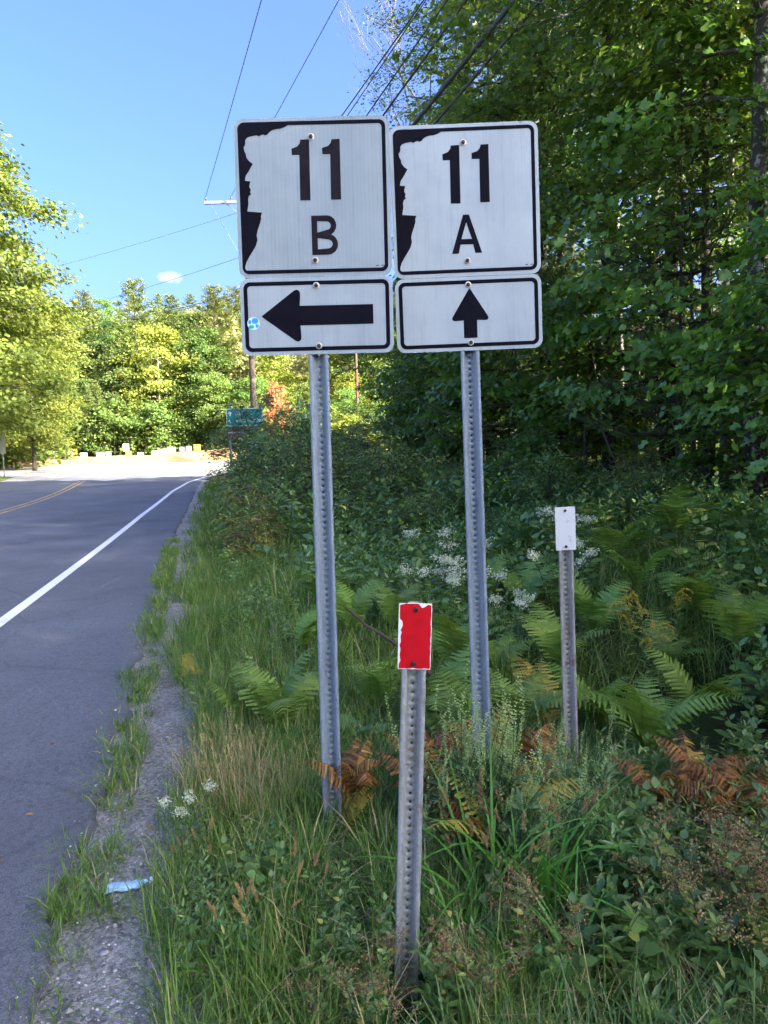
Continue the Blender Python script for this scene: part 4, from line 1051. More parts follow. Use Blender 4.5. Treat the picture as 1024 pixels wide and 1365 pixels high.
# trees that close the wood's far end, tops in the sun
for s, t, sc, v in ((24.6, 11.4, .95, 0), (25.5, 13.8, 1.0, 2)):
    place(WOOD[v], 'broadleaf_tree', s, t, rg.random() * 6, sc, 'sunlit topped tree closing the far end of the wood', 'tree', 'far end of the wood')
HEM = gen_pine(42, 18, .17, 1.6, 3.3, M['needle'], M['bark'], .17, 24, .62, 'tuft', up=.02)
for s, t, sc in ((24.0, 8.6, .78), (18.6, 7.6, .9), (12.4, 9.0, 1.0), (22.0, 10.5, 1.1), (15.4, 7.7, .8), (21.3, 7.6, .7), (9.4, 10.8, 1.0)):
    place(HEM, 'conifer', s, t, rg.random() * 6, sc, 'dark fine needled conifer among the front trees of the wood', 'conifer', 'conifers in the wood')
# straight lichen spotted trunk by the edge and a thinner mossy neighbour
TALL = gen_tree(21, 20, .125, 5.2, 3.2, 34, 7, 30, .105, side=ROADSIDE, bark=M['bark_lichen'], wob=.12)
e = at(1003, 655, 9.6); s, t = to_st(e.x, e.y); place(TALL, 'broadleaf_tree', s, t, 0, 1, 'straight trunk with pale lichen spots at the wood edge', 'tree', None)
e = at(940, 640, 11.2); s, t = to_st(e.x, e.y); place(gen_tree(22, 15, .085, 5.0, 2.2, 22, 5, 26, .105, bark=M['bark'], wob=.1), 'broadleaf_tree', s, t, 0, 1, 'slim brown trunk beside the lichen spotted trunk', 'tree', None)
SLIM = [gen_tree(23, 13, .05, 6.2, 1.9, 14, 5, 18, .10, bark=M['bark_bare'], wob=.2), gen_tree(24, 15, .065, 5.0, 2.0, 16, 5, 18, .10, bark=M['bark_pale'], wob=.2, leafm=M['leaf_wood2'])]
for s, t, v in ((7.9, 8.6, 0), (9.0, 9.3, 1), (6.6, 8.4, 0), (10.4, 8.9, 0), (11.6, 9.6, 1), (8.4, 10.6, 1), (7.0, 10.2, 0), (12.8, 8.4, 0), (14.2, 9.0, 1)):
    place(SLIM[v], 'broadleaf_tree', s, t, rg.random() * 6, rg.uniform(.9, 1.1), ('slim grey brown trunk standing inside the wood edge', 'slim pale trunk standing inside the wood edge')[v], 'tree', 'slim trunks inside the wood')
# saplings and understory at the wood edge
SAP = [gen_tree(31, 5.2, .03, .9, 1.7, 26, 5, 12, .12, 'maple', leafm=M['leaf_sapling'], rise=.2, rad=.25, flat=.18, droop=.45, side=ROADSIDE),
       gen_tree(32, 3.6, .022, .6, 1.3, 20, 5, 12, .11, 'broad', leafm=M['leaf_sapling'], rise=.25, rad=.22, flat=.2, droop=.4, side=ROADSIDE),
       gen_tree(33, 7.5, .04, 1.6, 2.1, 30, 5, 12, .125, 'maple', leafm=M['leaf_sapling'], rise=.15, rad=.3, flat=.16, droop=.5, side=ROADSIDE)]
SL = ('leafy maple sapling leaning out of the wood edge', 'short sapling with broad leaves at the foot of the wood', 'tall maple sapling with layered drooping leaves at the wood edge')
for i, s in enumerate(np.concatenate([np.arange(5.6, 14, 2.1), np.arange(14.2, 26, 1.1)])):
    place(SAP[i % 3], 'sapling', s + rg.normal(0, .3), 7.0 + rg.uniform(-.5, .9), rg.normal(0, .6), rg.uniform(.8, 1.15), SL[i % 3], 'sapling', 'saplings along the wood edge')
UND = gen_tree(34, 3.4, .03, .2, 1.9, 24, 5, 8, .17, 'broad', leafm=M['leaf_wood'], rise=.3, rad=.4, flat=.5)
for i in range(34):  # bushes added to block the bright background between the trunks
    place(UND, 'understory_bush', rg.uniform(3, 25), rg.uniform(10.5, 20), rg.random() * 6, rg.uniform(.7, 1.25), 'dark bush filling the shade deep inside the wood', 'bush', 'bushes inside the wood')
# thin bare stems in the dark understory
STEM = []
for sd in (1, 2, 3):
    np.random.seed(sd); mb = MB(); z = np.linspace(-.2, 4.2, 7)
    tube(mb, np.stack([np.cumsum(np.random.normal(0, .06, 7)), np.cumsum(np.random.normal(0, .06, 7)), z], -1), np.linspace(.022, .008, 7), 5)
    for j in range(5):
        zz = random.uniform(1, 3.8); a = random.random() * 6.3; l = random.uniform(.3, .8)
        tube(mb, [(0, 0, zz), (math.cos(a) * l, math.sin(a) * l, zz + .3)], [.007, .003], 3, cap=False)
    STEM.append(mb.mesh('stem', M['bark_bare'], True))
for i in range(46):
    s, t = rg.uniform(5.5, 22), rg.uniform(7.4, 11.5); x, y = st(s, t)
    o = spawn('bare_sapling', [('trunk', STEM[i % 3])], (x, y, float(ground_z(s, t))), rg.random() * 6, 1.0, tilt=(rg.normal(0, .12), rg.normal(0, .12)))
    tag(o, 'thin leafless sapling in the dark of the wood', 'sapling', 'bare saplings under the wood')
# young white pines with soft needles in the wood edge
YP = gen_pine(41, 5.6, .05, 1.2, 1.6, M['needle'], M['bark'], .16, 26, .55, 'tuft', up=.1)
for s, t, sc in ((9.6, 7.3, 1.0), (14.5, 7.6, .9), (7.2, 9.4, 1.1)):
    place(YP, 'pine_sapling', s, t, rg.random() * 6, sc, 'young pine with soft blue green needles at the wood edge', 'pine', 'young pines in the wood edge')
# dead, leafless tree at the corner of the wood
mb = MB(); np.random.seed(8); rb = np.random.default_rng(8)
def twig(p, d, l, r, lev):
    k = np.linspace(0, 1, 5)[:, None]; P = p + d * l * k + rb.normal(0, .03 * l, (5, 3)) * k + np.array((0, 0, .12 * l)) * k ** 2
    tube(mb, P, np.linspace(r, r * .45, 5), 5 if lev < 2 else 3, cap=False)
    if lev < 4:
        for j in range(5 if lev == 0 else 4):
            f = rb.uniform(.35, 1); q = P[0] + (P[-1] - P[0]) * f
            twig(q, nrm(d * .9 + rb.normal(0, .5, 3) + np.array((0, 0, .2))), l * rb.uniform(.35, .6), r * .45, lev + 1)
twig(np.array((0, 0, -.3)), nrm(np.array((.02, 0, 1.0))), 13.5, .10, 0)
for j in range(9): twig(np.array((0.02 * 1, 0, 5.0 + j * 1.0)), nrm(np.array((rb.normal(), rb.normal(), 1.1))), rb.uniform(3, 5.5), .035, 2)
xd, yd = (lambda v: (v.x, v.y))(at(572, 300, 25.5))
tag(obj('bare_tree', mb.mesh('bare_tree', M['bark_bare'], True), None, (xd, yd, gz(xd, yd))), 'leafless grey tree with fine twigs at the corner of the wood', 'tree')

# far trees across the junction and up the hill
rnd_prof = lambda u: math.sin(math.pi * (.16 + .8 * u)) ** .7
F_GREEN = gen_tree(51, 15, .16, 2.5, 4.0, 34, 5, 26, .27, 'broad', prof=rnd_prof, rad=.6, flat=.5, leafm=M['leaf_far'], bark=M['bark'])
F_YEL = gen_tree(52, 14, .15, 4.5, 3.4, 30, 5, 24, .26, 'broad', prof=rnd_prof, rad=.6, flat=.5, leafm=M['leaf_far_yellow'], bark=M['bark_pale'])
F_DARK = gen_tree(53, 12, .15, 1.0, 3.2, 32, 5, 24, .26, 'broad', prof=rnd_prof, rad=.55, flat=.5, leafm=M['leaf_far_dark'], bark=M['bark'])
F_PALE = gen_tree(54, 14, .14, 3.0, 3.2, 28, 5, 9, .30, 'broad', prof=rnd_prof, rad=.6, flat=.6, leafm=M['leaf_far_pale'], bark=M['bark_pale'], rise=.7)
F_BUSH = gen_tree(55, 5.5, .06, .3, 2.5, 26, 5, 13, .26, 'broad', prof=rnd_prof, rad=.4, flat=.6, leafm=M['leaf_far'], bark=M['bark'])
F_YB = [F_BUSH[0], ('crown', F_BUSH[1][1].copy())]; F_YB[1][1].materials[0] = M['leaf_far_yellow']
F_RED = gen_tree(56, 6.0, .06, 1.2, 1.5, 20, 5, 12, .24, 'broad', prof=rnd_prof, rad=.35, flat=.6, leafm=M['leaf_red'], bark=M['bark'])
PINE_A = gen_pine(57, 19, .22, 5, 4.6, M['needle_far'], M['bark'], .36, 24, 1.1, up=.10, gap=.12)
PINE_B = gen_pine(58, 14, .16, 1.5, 3.4, M['needle_far'], M['bark'], .36, 15, .85, up=.06)
def at_tree(parts, px, depth, ytop, H, name, label, cat, group, rz=None):
    v = at(px, 600, depth); z0 = gz(v.x, v.y); zt = at(px, ytop, depth).z
    sc = max(.35, (zt - z0) / H)
    return spawn(name, parts, (v.x, v.y, z0), rg.random() * 6.3 if rz is None else rz, (min(sc, sc * .5 + .6), min(sc, sc * .5 + .6), sc), label, cat, group)
LB = {'g': (F_GREEN, 15, 'broadleaf_tree', 'sunlit green broadleaf tree across the junction'), 'y': (F_YEL, 14, 'broadleaf_tree', 'sunlit tree with yellowing leaves and pale trunk across the junction'),
      'd': (F_DARK, 12, 'broadleaf_tree', 'dark green rounded tree across the junction'), 'p': (F_PALE, 14, 'broadleaf_tree', 'thin leaved pale tree on the sunlit slope'),
      'b': (F_BUSH, 5.5, 'bush', 'rounded sunlit bush at the foot of the trees past the junction'), 'yb': (F_YB, 5.5, 'bush', 'bright yellow sunlit bush in the clearing behind the posts'), 'A': (PINE_A, 19, 'pine_tree', 'tall layered pine rising above the hillside trees'), 'B': (PINE_B, 14, 'pine_tree', 'full bushy conifer across the junction')}
FAR = [('g',-30,74,430),('d',-5,73,470),('y',40,78,425),('d',62,72,480),('g',85,76,440),('g',100,90,425),('A',118,92,392),('A',192,80,376),('g',150,95,425),('A',240,100,396),('d',95,73,490),('B',128,69,506),('b',152,68.5,538),
       ('d',170,74,470),('y',212,74,436),('b',212,69,540),('b',196,70,560),('d',252,75,488),('g',272,76,446),('g',285,72,500),('A',296,80,384),('g',265,97,425),('A',325,88,388),('p',300,84,430),('d',30,74,500),('b',70,69.5,560),('b',20,70,555),
       ('p',330,86,455),('p',350,80,468),('y',370,78,470),('p',395,82,440),('g',345,72,505),('p',420,84,430),('y',440,80,470),('p',460,86,440),('g',410,74,515),('y',470,74,500),('p',485,82,430),('g',500,78,430),('d',520,80,420),
       ('g',540,75,400),('y',385,66,530),('b',330,66,540),('b',300,69,545),('b',440,63,545),('b',415,60,556),('b',485,60,540),('g',465,66,520),('b',262,71,560),('d',140,80,460),('g',170,86,432),('y',60,88,420),('p',240,84,450),('B',330,92,400),('g',10,84,440),('b',112,70,556),('yb',470,47,556),('yb',492,45,562),('yb',452,50,566)]
for kd, px, d, yt in FAR:
    parts, H, nm, lb = LB[kd]
    at_tree(parts, px + rg.normal(0, 2), d, yt, H, nm, lb, {'bush': 'bush', 'pine_tree': 'pine'}.get(nm, 'tree'), {'bush': 'bushes past the junction', 'pine_tree': 'conifers past the junction'}.get(nm, 'trees past the junction'))
v = at(372, 560, 50); x_, y_ = v.x, v.y
spawn('broadleaf_tree', F_RED, (x_, y_, gz(x_, y_)), 1, ((at(372, 515, 50).z - gz(x_, y_)) / 6.0 * .6,) * 2 + ((at(372, 515, 50).z - gz(x_, y_)) / 6.0,), 'small tree with red autumn leaves beyond the guide sign', 'tree')
# hillside
for i in range(110):
    s = rg.uniform(100, 235); t = rg.uniform(-.62, .42) * s * 1.02
    kd = rg.choice(list('ggyppAABd'))
    parts, H, nm, lb = LB[kd]
    place(parts, 'hill_tree' if nm != 'pine_tree' else 'hill_pine', s, t, rg.random() * 6, rg.uniform(.75, 1.1), 'broadleaf tree on the wooded hillside above the junction' if nm != 'pine_tree' else 'pine on the wooded hillside above the junction', 'tree' if nm != 'pine_tree' else 'pine', 'trees on the hillside')
# big sunlit trees on the left
M['leaf_left'] = leaf_mat('roadside_leaf', [(0, (.085, .125, .028)), (.5, (.155, .20, .042)), (1, (.25, .275, .065))], .36, .6, .06, .15)
LEFT = gen_tree(61, 20, .25, 2.0, 5.2, 66, 8, 32, .235, 'broad', prof=rnd_prof, rad=.62, flat=.45, leafm=M['leaf_left'], bark=M['bark'])
for px, d, yt, lb in ((-36, 40, 165, 'big leafy tree towering over the left roadside'), (45, 47, 385, 'leafy yellow green tree below the towering roadside tree'), (-45, 52, 300, 'leafy tree behind the towering roadside tree')):
    v = at(px, 600, d); z0 = gz(v.x, v.y); sc = (at(px, yt, d).z - z0) / 20
    spawn('broadleaf_tree', LEFT, (v.x, v.y, z0), rg.random() * 6, (sc * .9, sc * .9, sc), lb, 'tree')
for px, d, yt in ((20, 50, 500), (-20, 48, 520), (60, 55, 535)):
    at_tree(F_BUSH, px, d, yt, 5.5, 'bush', 'leafy sunlit bush under the left roadside trees', 'bush', 'bushes under the left trees')

# ------------------------------------------------------------------ shrubs, ferns, weeds, grass
SH_A = gen_tree(71, 2.2, .022, .1, 1.15, 30, 6, 9, .085, 'oval', rise=.7, rad=.16, flat=.7, leafm=M['shrub'], bark=M['stem_brown'], prof=rnd_prof)
SH_B = gen_tree(72, 1.5, .018, .05, .95, 26, 6, 8, .075, 'oval', rise=.6, rad=.15, flat=.7, leafm=M['shrub_olive'], bark=M['stem_brown'], prof=rnd_prof)
SH_C = gen_tree(73, 1.8, .018, .1, 1.0, 26, 6, 8, .11, 'lance', rise=.6, rad=.18, flat=.6, leafm=M['shrub'], bark=M['stem_brown'], prof=rnd_prof, wob=.1)
SH_D = gen_tree(74, 2.6, .02, .3, .7, 16, 5, 7, .10, 'oval', rise=1.2, rad=.14, flat=.7, leafm=M['herb_dark'], bark=M['stem_brown'], prof=rnd_prof)
# s, t, kind, scale
for s, t, kd, sc in ((14.5, 1.0, 'A', .92), (16.5, 1.9, 'D', .95), (13.2, 1.9, 'A', .8), (18.5, 1.75, 'A', .95), (22, 1.05, 'D', 1.12), (12.0, .5, 'B', .62), (10.6, .35, 'B', .45), (21, 2.6, 'D', 1.0), (17.5, 3.0, 'C', .95), (15, 3.6, 'A', .75), (20.5, 4.2, 'C', 1.05), (23, 3.2, 'A', 1.05), (25.5, 4.8, 'C', 1.2),
                     (13, 4.6, 'C', .6), (11.5, 3.4, 'C', .55), (26, 1.6, 'A', 1.1), (29, .6, 'A', 1.1), (31, 2.4, 'C', 1.2), (24, .6, 'B', .9), (34, 1.2, 'A', 1.2), (35, 4, 'A', 1.5), (28, 6.2, 'C', 1.3), (10.2, 5.2, 'A', .5), (8.2, 5.6, 'C', .5), (9.5, 6.2, 'B', .6), (12.5, 6.0, 'A', .6)):
    P_, lb = {'A': (SH_A, 'leafy green shrub on the roadside bank'), 'B': (SH_B, 'low olive yellow shrub beside the road edge'), 'C': (SH_C, 'narrow leaved green shrub on the bank'), 'D': (SH_D, 'upright dark leaved shrub with thin arching branches')}[kd]
    place(P_, 'shrub', s, t, rg.random() * 6, sc, lb + (' close to the road' if t < 2 and 'road' not in lb else ' near the wood' if t > 4 else ''), 'shrub', 'shrubs on the bank')

# ferns
def frond_mesh(seed, L, mat, pairs=19, arch=1.0, wmax=.17, curl=0.0):
    r = np.random.default_rng(seed); mb = MB()
    u = np.linspace(0, 1, 15)
    ang = np.interp(u, [0, .45, 1], [1.42, 1.12 - arch * .12, .55 - arch * .55])
    x = np.concatenate([[0], np.cumsum(np.cos(ang[1:]))]) * L / 14; z = np.concatenate([[0], np.cumsum(np.sin(ang[1:]))]) * L / 14
    P = np.stack([x, .02 * np.sin(u * 4 + seed), z], -1)
    tube(mb, P, np.linspace(.0032, .0008, 15) * L / .7, 4, .2, 0, False)
    nl = 6
    T = [(0, i / nl, 0) for i in range(nl + 1)]; Fp = []
    for sd in (1, -1):
        for i in range(nl):
            w = .13 * (1 - .75 * (i + .5) / nl) + .02
            b = len(T); T += [(sd * w * .55, i / nl, .01), (sd * w, (i + .6) / nl, .02), (sd * w * .5, (i + .98) / nl, .01)]
            Fp.append([i, b, b + 1, b + 2, i + 1] if sd > 0 else [i + 1, b + 2, b + 1, b, i])
    T = np.array(T); Fp = np.array(Fp)
    for k in range(pairs):
        f = .16 + .83 * k / pairs
        q = np.array([np.interp(f, u, P[:, c]) for c in range(3)])
        tg = nrm(np.array([np.interp(min(f + .03, 1), u, P[:, c]) for c in range(3)]) - q)
        ln = wmax * L / .7 * np.interp(f, [.1, .2, .42, .75, 1], [.45, .75, 1, .62, .06]) * r.uniform(.88, 1.08)
        for sd in (1, -1):
            S = np.array((0, sd, 0.0)); D = nrm(S * 1.0 + tg * .42 + np.array((0, 0, -.12 - curl * r.random())) + r.normal(0, .05, 3))
            N = nrm(np.cross(tg, S) * sd + r.normal(0, .12, 3))
            Sd = nrm(np.cross(D, N)); N2 = np.cross(Sd, D)
            tt = T.copy(); tt[:, 2] -= (.10 + curl * .5) * tt[:, 1] ** 2
            V = q + ln * (tt[:, 0:1] * Sd + tt[:, 1:2] * D + tt[:, 2:3] * N2)
            mb.add(V, Fp, np.clip(r.normal(.5, .18), 0, 1))
    return mb.mesh('frond', mat)
FR = {}
for kd, mt, cl in (('green', 'fern', 0), ('yellow', 'fern_yellow', .15), ('rust', 'fern_rust', .6)):
    FR[kd] = [frond_mesh(80 + i, .78, M[mt], 19, a, .165, cl) for i, a in enumerate((.6, 1.1, 1.6))]
FERNS = []
def fern(s, t, kd, n, sc, label, az0=None, spread=6.283, dz=.04, lean=0.0):
    sc = sc * .92; FERNS.append((s, t, sc))
    x, y = st(s, t)
    e = empty('fern', (x, y, float(ground_z(s, t)) + dz), (0, 0, 0), sc)
    for i in range(n):
        f = obj('frond', FR[kd][i % 3], e)
        a = rg.random() * 6.28 if az0 is None else az0 + (i / max(1, n - 1) - .5) * spread
        f.rotation_euler = (rg.normal(0, .12), rg.normal(lean, .16), a + rg.normal(0, .2)); q = rg.uniform(.75, 1.1); f.scale = (q, q, q)
    tag(e, label, 'fern', kd + ' ferns on the bank')
def fern_px(px, py, depth, kd, n, sc, label, **k):
    v = at(px, py, depth); s, t = to_st(v.x, v.y); fern(s, t, kd, n, sc, label, **k)
G_ = 'green fern with arching fronds among the weeds'
fern_px(375, 960, 3.9, 'green', 7, .78, 'bright green fern beside the grass left of the 11 B post')
fern_px(318, 950, 4.0, 'green', 5, .62, G_)
fern_px(585, 850, 4.0, 'green', 8, .95, 'spreading green fern between the red plate and the 11 A post')
fern_px(625, 880, 3.6, 'green', 7, .75, G_)
fern_px(690, 870, 4.1, 'green', 6, .85, G_)
fern_px(510, 900, 4.2, 'green', 6, .75, G_)
fern_px(860, 930, 3.9, 'green', 9, 1.0, 'large green fern spreading right of the white plate post')
fern_px(800, 900, 4.3, 'green', 7, .9, G_)
fern_px(930, 900, 4.4, 'green', 6, .85, G_)
fern_px(560, 790, 5.2, 'green', 6, .8, G_)
fern_px(660, 800, 5.0, 'green', 6, .85, G_)
fern_px(880, 840, 5.2, 'green', 6, .8, G_)
fern_px(725, 860, 4.2, 'yellow', 3, .85, 'yellow fern frond standing left of the white plate post', az0=2.0, spread=.8)
fern_px(600, 1010, 3.0, 'yellow', 4, .55, 'yellowing fern right of the red plate post', az0=1.6, spread=1.6)
fern_px(655, 985, 3.2, 'yellow', 4, .62, 'yellowing fern in front of the 11 A post foot', az0=1.4, spread=1.4)
fern_px(455, 1040, 2.85, 'yellow', 4, .42, 'small yellow fern against the 11 B post', az0=.6, spread=1.5)
fern_px(640, 1040, 2.68, 'rust', 6, .62, 'rust brown fern hiding the foot of the 11 A post')
fern_px(660, 1050, 2.62, 'yellow', 4, .72, 'yellow fern before the rust brown fern at the 11 A post')
for px, py, d, sc in ((470, 800, 5.4, .85), (520, 770, 6.0, .9), (610, 830, 4.7, .85), (745, 800, 5.0, .9), (790, 780, 5.8, 1.0), (850, 760, 6.4, 1.0), (700, 720, 6.8, 1.05), (930, 780, 5.6, 1.0), (980, 830, 4.9, .95), (640, 720, 7.2, 1.1), (820, 720, 7.6, 1.1), (440, 760, 6.6, .9), (900, 700, 7.8, 1.1), (400, 830, 5.0, .7)):
    fern_px(px, py, d, 'green', 7, sc, 'light green fern growing up the bank towards the wood', dz=.22)
RU = 'rust brown withered fern among the weeds'
for px, py, d, sc in ((470, 1020, 2.95, .45), (580, 1000, 3.1, .5), (625, 1010, 3.0, .52), (690, 1000, 3.15, .55), (560, 1040, 2.9, .42), (650, 1050, 2.9, .42), (930, 1010, 3.1, .62), (985, 980, 3.2, .66), (960, 1060, 2.9, .55), (1010, 1050, 2.9, .6), (880, 1060, 3.0, .45)):
    fern_px(px, py, d, 'rust', 6, sc * 1.08, RU, dz=.13)
for px, py, d, sc in ((905, 1000, 3.2, .55), (975, 1020, 3.0, .55), (705, 1010, 3.1, .45)):
    fern_px(px, py, d, 'yellow', 4, sc * 1.2, 'yellow green fern mixed with rust brown fronds')

# herbs: each kind gives named part meshes
def stalk(mb, P0, d, L, r, mat=0, bend=.15, n=6):
    k = np.linspace(0, 1, n)[:, None]; b = np.random.normal(0, 1, 3) * bend * L; b[2] = -abs(b[2]) * .4
    P = np.array(P0) + np.array(d) * L * k + b * k ** 2
    tube(mb, P, np.linspace(r, r * .4, n), 4, .5, mat, False); return P
def on(P, f): 
    u = np.linspace(0, 1, len(P)); return np.stack([np.interp(f, u, P[:, c]) for c in range(3)], -1)

def herb(kind, seed):
    np.random.seed(seed); r = np.random.default_rng(seed)
    S, Lf, Fl = MB(), MB(), MB(); heads = []; lm, fm, fn, sm = M['herb'], None, 'flower', M['stem']
    if kind in ('lance', 'broad', 'mint', 'dark'):
        lm = {'lance': M['herb'], 'broad': M['herb'], 'mint': M['herb_mint'], 'dark': M['herb_dark']}[kind]
        for q in range({'lance': 4, 'broad': 3, 'mint': 4, 'dark': 3}[kind]):
            H = r.uniform(.35, .62); d = nrm(np.array((r.normal(0, .28), r.normal(0, .28), 1)))
            P = stalk(S, (r.normal(0, .05), r.normal(0, .05), -.03), d, H, .003)
            n = {'lance': 20, 'broad': 14, 'mint': 22, 'dark': 16}[kind]
            f = np.linspace(.12, 1, n); a = np.arange(n) * 3.1416 + (np.arange(n) // 2) * 1.5708 + r.random() * 6
            D = np.stack([np.cos(a), np.sin(a), .35 + .9 * (f > .9) + r.normal(0, .15, n)], -1)
            N = np.stack([-np.cos(a) * .4, -np.sin(a) * .4, np.ones(n)], -1) + r.normal(0, .25, (n, 3))
            ln = {'lance': .105, 'broad': .088, 'mint': .07, 'dark': .12}[kind] * np.interp(f, [0, .4, 1], [.7, 1.1, .5]) * r.uniform(.8, 1.2, n)
            leaves(Lf, on(P, f), D, N, ln, {'lance': 'lance', 'broad': 'broad', 'mint': 'lance', 'dark': 'oval'}[kind], np.clip(r.normal(.45, .2, n) + .15 * (f > .85), 0, 1), 0, 1.25 if kind == 'lance' else 1)
    elif kind == 'ragweed':
        lm, fm, fn = M['herb_mint'], M['spike'], 'flower_spike'
        for q in range(7):
            d = nrm(np.array((r.normal(0, .22), r.normal(0, .22), 1))); H = r.uniform(.38, .58)
            P = stalk(S, (r.normal(0, .03), r.normal(0, .03), -.03), d, H, .003, bend=.08)
            n = 26; f = r.uniform(.15, .72, n); a = r.random(n) * 6.28
            leaves(Lf, on(P, f), np.stack([np.cos(a), np.sin(a), r.normal(.4, .3, n)], -1), np.array((0, 0, 1.0)) + r.normal(0, .4, (n, 3)), r.uniform(.05, .09, n), 'tuft', None, 0, .9)
            for j in range(4):
                c = on(P, np.array([r.uniform(.55, .95) if j else 1.0]))[0]; dd = nrm(np.array((r.normal(0, .16), r.normal(0, .16), 1))); l = r.uniform(.08, .16)
                m = 30; g_ = np.linspace(0, 1, m); aa = np.arange(m) * 2.4
                leaves(Fl, c + dd * l * g_[:, None], np.stack([np.cos(aa), np.sin(aa), .5 + 0 * aa], -1), np.array((0, 0, 1.0)) + r.normal(0, .3, (m, 3)), .0085, 'broad', None, 0)
    elif kind == 'goldenrod':
        fm = M['yellow_flower']
        P = stalk(S, (0, 0, -.03), nrm(np.array((.15, 0, 1))), .72, .004)
        n = 40; f = np.linspace(.1, .85, n); a = np.arange(n) * 2.4
        leaves(Lf, on(P, f), np.stack([np.cos(a), np.sin(a), .4 + 0 * a], -1), np.array((0, 0, 1.0)) + r.normal(0, .3, (n, 3)), .10 * np.interp(f, [0, 1], [1.1, .6]), 'lance')
        for j in range(7):
            c = on(P, np.array([.75 + .25 * j / 6]))[0]; az = r.normal(0, .9); l = r.uniform(.08, .17)
            Q = c + np.stack([np.cos(az) * np.linspace(0, l, 24), np.sin(az) * np.linspace(0, l, 24), .07 * np.sin(np.linspace(0, 2.6, 24))], -1)
            tube(S, Q, .001, 3, cap=False); Q = np.repeat(Q, 3, 0) + r.normal(0, .004, (72, 3))
            leaves(Fl, Q, unit_rand(72) + np.array((0, 0, .8)), unit_rand(72), .010, 'broad')
    elif kind == 'boneset':
        fm = M['white_flower']
        for q in range(4):
            P = stalk(S, (r.normal(0, .04), r.normal(0, .04), -.03), nrm(np.array((r.normal(0, .2), r.normal(0, .2), 1))), r.uniform(.5, .68), .0035)
            n = 16; f = np.linspace(.12, .9, n); a = np.arange(n) * 3.14 + (np.arange(n) // 2) * 1.57
            leaves(Lf, on(P, f), np.stack([np.cos(a), np.sin(a), .15 + 0 * a], -1), np.array((0, 0, 1.0)) + r.normal(0, .25, (n, 3)), .11 * np.interp(f, [0, 1], [1, .6]), 'lance', None, 0, 1.3)
            Fl = MB(); heads.append(Fl)
            for j in range(7):
                c = P[-1] + np.array((r.normal(0, .026), r.normal(0, .026), .02 + r.normal(0, .012))); tube(S, [P[-2], c - np.array((0, 0, .012))], .0012, 3, cap=False)
                m = 26; leaves(Fl, c + r.normal(0, 1, (m, 3)) * np.array((.016, .016, .011)), unit_rand(m) + np.array((0, 0, .6)), unit_rand(m), .011, 'broad')
    elif kind == 'meadowsweet':
        lm, fm, fn, sm = M['herb'], M['seed_brown'], 'seed_head', M['stem_brown']
        for q in range(6):
            P = stalk(S, (r.normal(0, .05), r.normal(0, .05), -.03), nrm(np.array((r.normal(0, .35), r.normal(0, .35), 1))), r.uniform(.45, .75), .0032)
            n = 30; f = np.linspace(.15, .9, n); a = np.arange(n) * 2.4
            leaves(Lf, on(P, f), np.stack([np.cos(a), np.sin(a), .5 + 0 * a], -1), np.array((0, 0, 1.0)) + r.normal(0, .3, (n, 3)), .055, 'oval', np.clip(r.normal(.7, .25, n), 0, 1))
            for j in range(14):
                b = on(P, np.array([r.uniform(.72, 1)]))[0]; c = b + r.normal(0, .05, 3) + np.array((0, 0, .03)); tube(S, [b, c], .0009, 3, cap=False)
                m = 22; leaves(Fl, c + r.normal(0, .014, (m, 3)), unit_rand(m), unit_rand(m), .009, 'broad')
    elif kind == 'foxtail':
        lm, fm, fn = M['grass'], M['seed_brown'], 'seed_head'
        n = 30; blades(Lf, np.stack([r.normal(0, .03, n), r.normal(0, .03, n), np.full(n, -.02)], -1), r.random(n) * 6.28, r.uniform(.2, .42, n), r.uniform(.004, .008, n), r.uniform(.05, .5, n), r.uniform(.2, .9, n), r.random(n) * .7, 0, 4)
        for q in range(6):
            P = stalk(S, (r.normal(0, .03), r.normal(0, .03), -.02), nrm(np.array((r.normal(0, .16), r.normal(0, .16), 1))), r.uniform(.38, .55), .0016, bend=.1)
            d = nrm(P[-1] - P[-2]); m = 90; g_ = np.linspace(0, 1, m); aa = np.arange(m) * 2.4
            leaves(Fl, P[-1] + d * .075 * g_[:, None], np.stack([np.cos(aa), np.sin(aa), .9 + 0 * aa], -1), unit_rand(m), .013 * np.interp(g_, [0, .2, .8, 1], [.6, 1, 1, .5]), 'lance', np.clip(r.normal(.8, .15, m), 0, 1), 0, 1.2)
    elif kind == 'reed':
        lm = M['reed']; n = 16
        blades(Lf, np.stack([r.normal(0, .03, n), r.normal(0, .03, n), np.full(n, -.02)], -1), r.random(n) * 6.28, r.uniform(.45, .85, n), r.uniform(.011, .019, n), r.uniform(.03, .28, n), r.uniform(.3, 1.25, n), r.random(n), 0, 9)
        for q in range(3): stalk(S, (r.normal(0, .02), r.normal(0, .02), -.02), nrm(np.array((r.normal(0, .1), r.normal(0, .1), 1))), r.uniform(.3, .5), .003)
    elif kind == 'dry':
        lm, sm = M['straw'], M['straw']; n = 90
        blades(Lf, np.stack([r.normal(0, .09, n), r.normal(0, .09, n), np.full(n, -.02)], -1), r.random(n) * 6.28, r.uniform(.25, .58, n), r.uniform(.002, .004, n), r.uniform(.02, .3, n), r.uniform(.0, .5, n), r.random(n), 0, 4)
        for q in range(10):
            P = stalk(S, (r.normal(0, .08), r.normal(0, .08), -.02), nrm(np.array((r.normal(0, .15), r.normal(0, .15), 1))), r.uniform(.4, .6), .0013, bend=.1)
            m = 20; leaves(S, on(P, r.uniform(.72, 1, m)), np.array((0, 0, 1.0)) + r.normal(0, .5, (m, 3)), unit_rand(m), .018, 'lance')
    elif kind == 'bigleaf':
        lm = M['herb_dark']
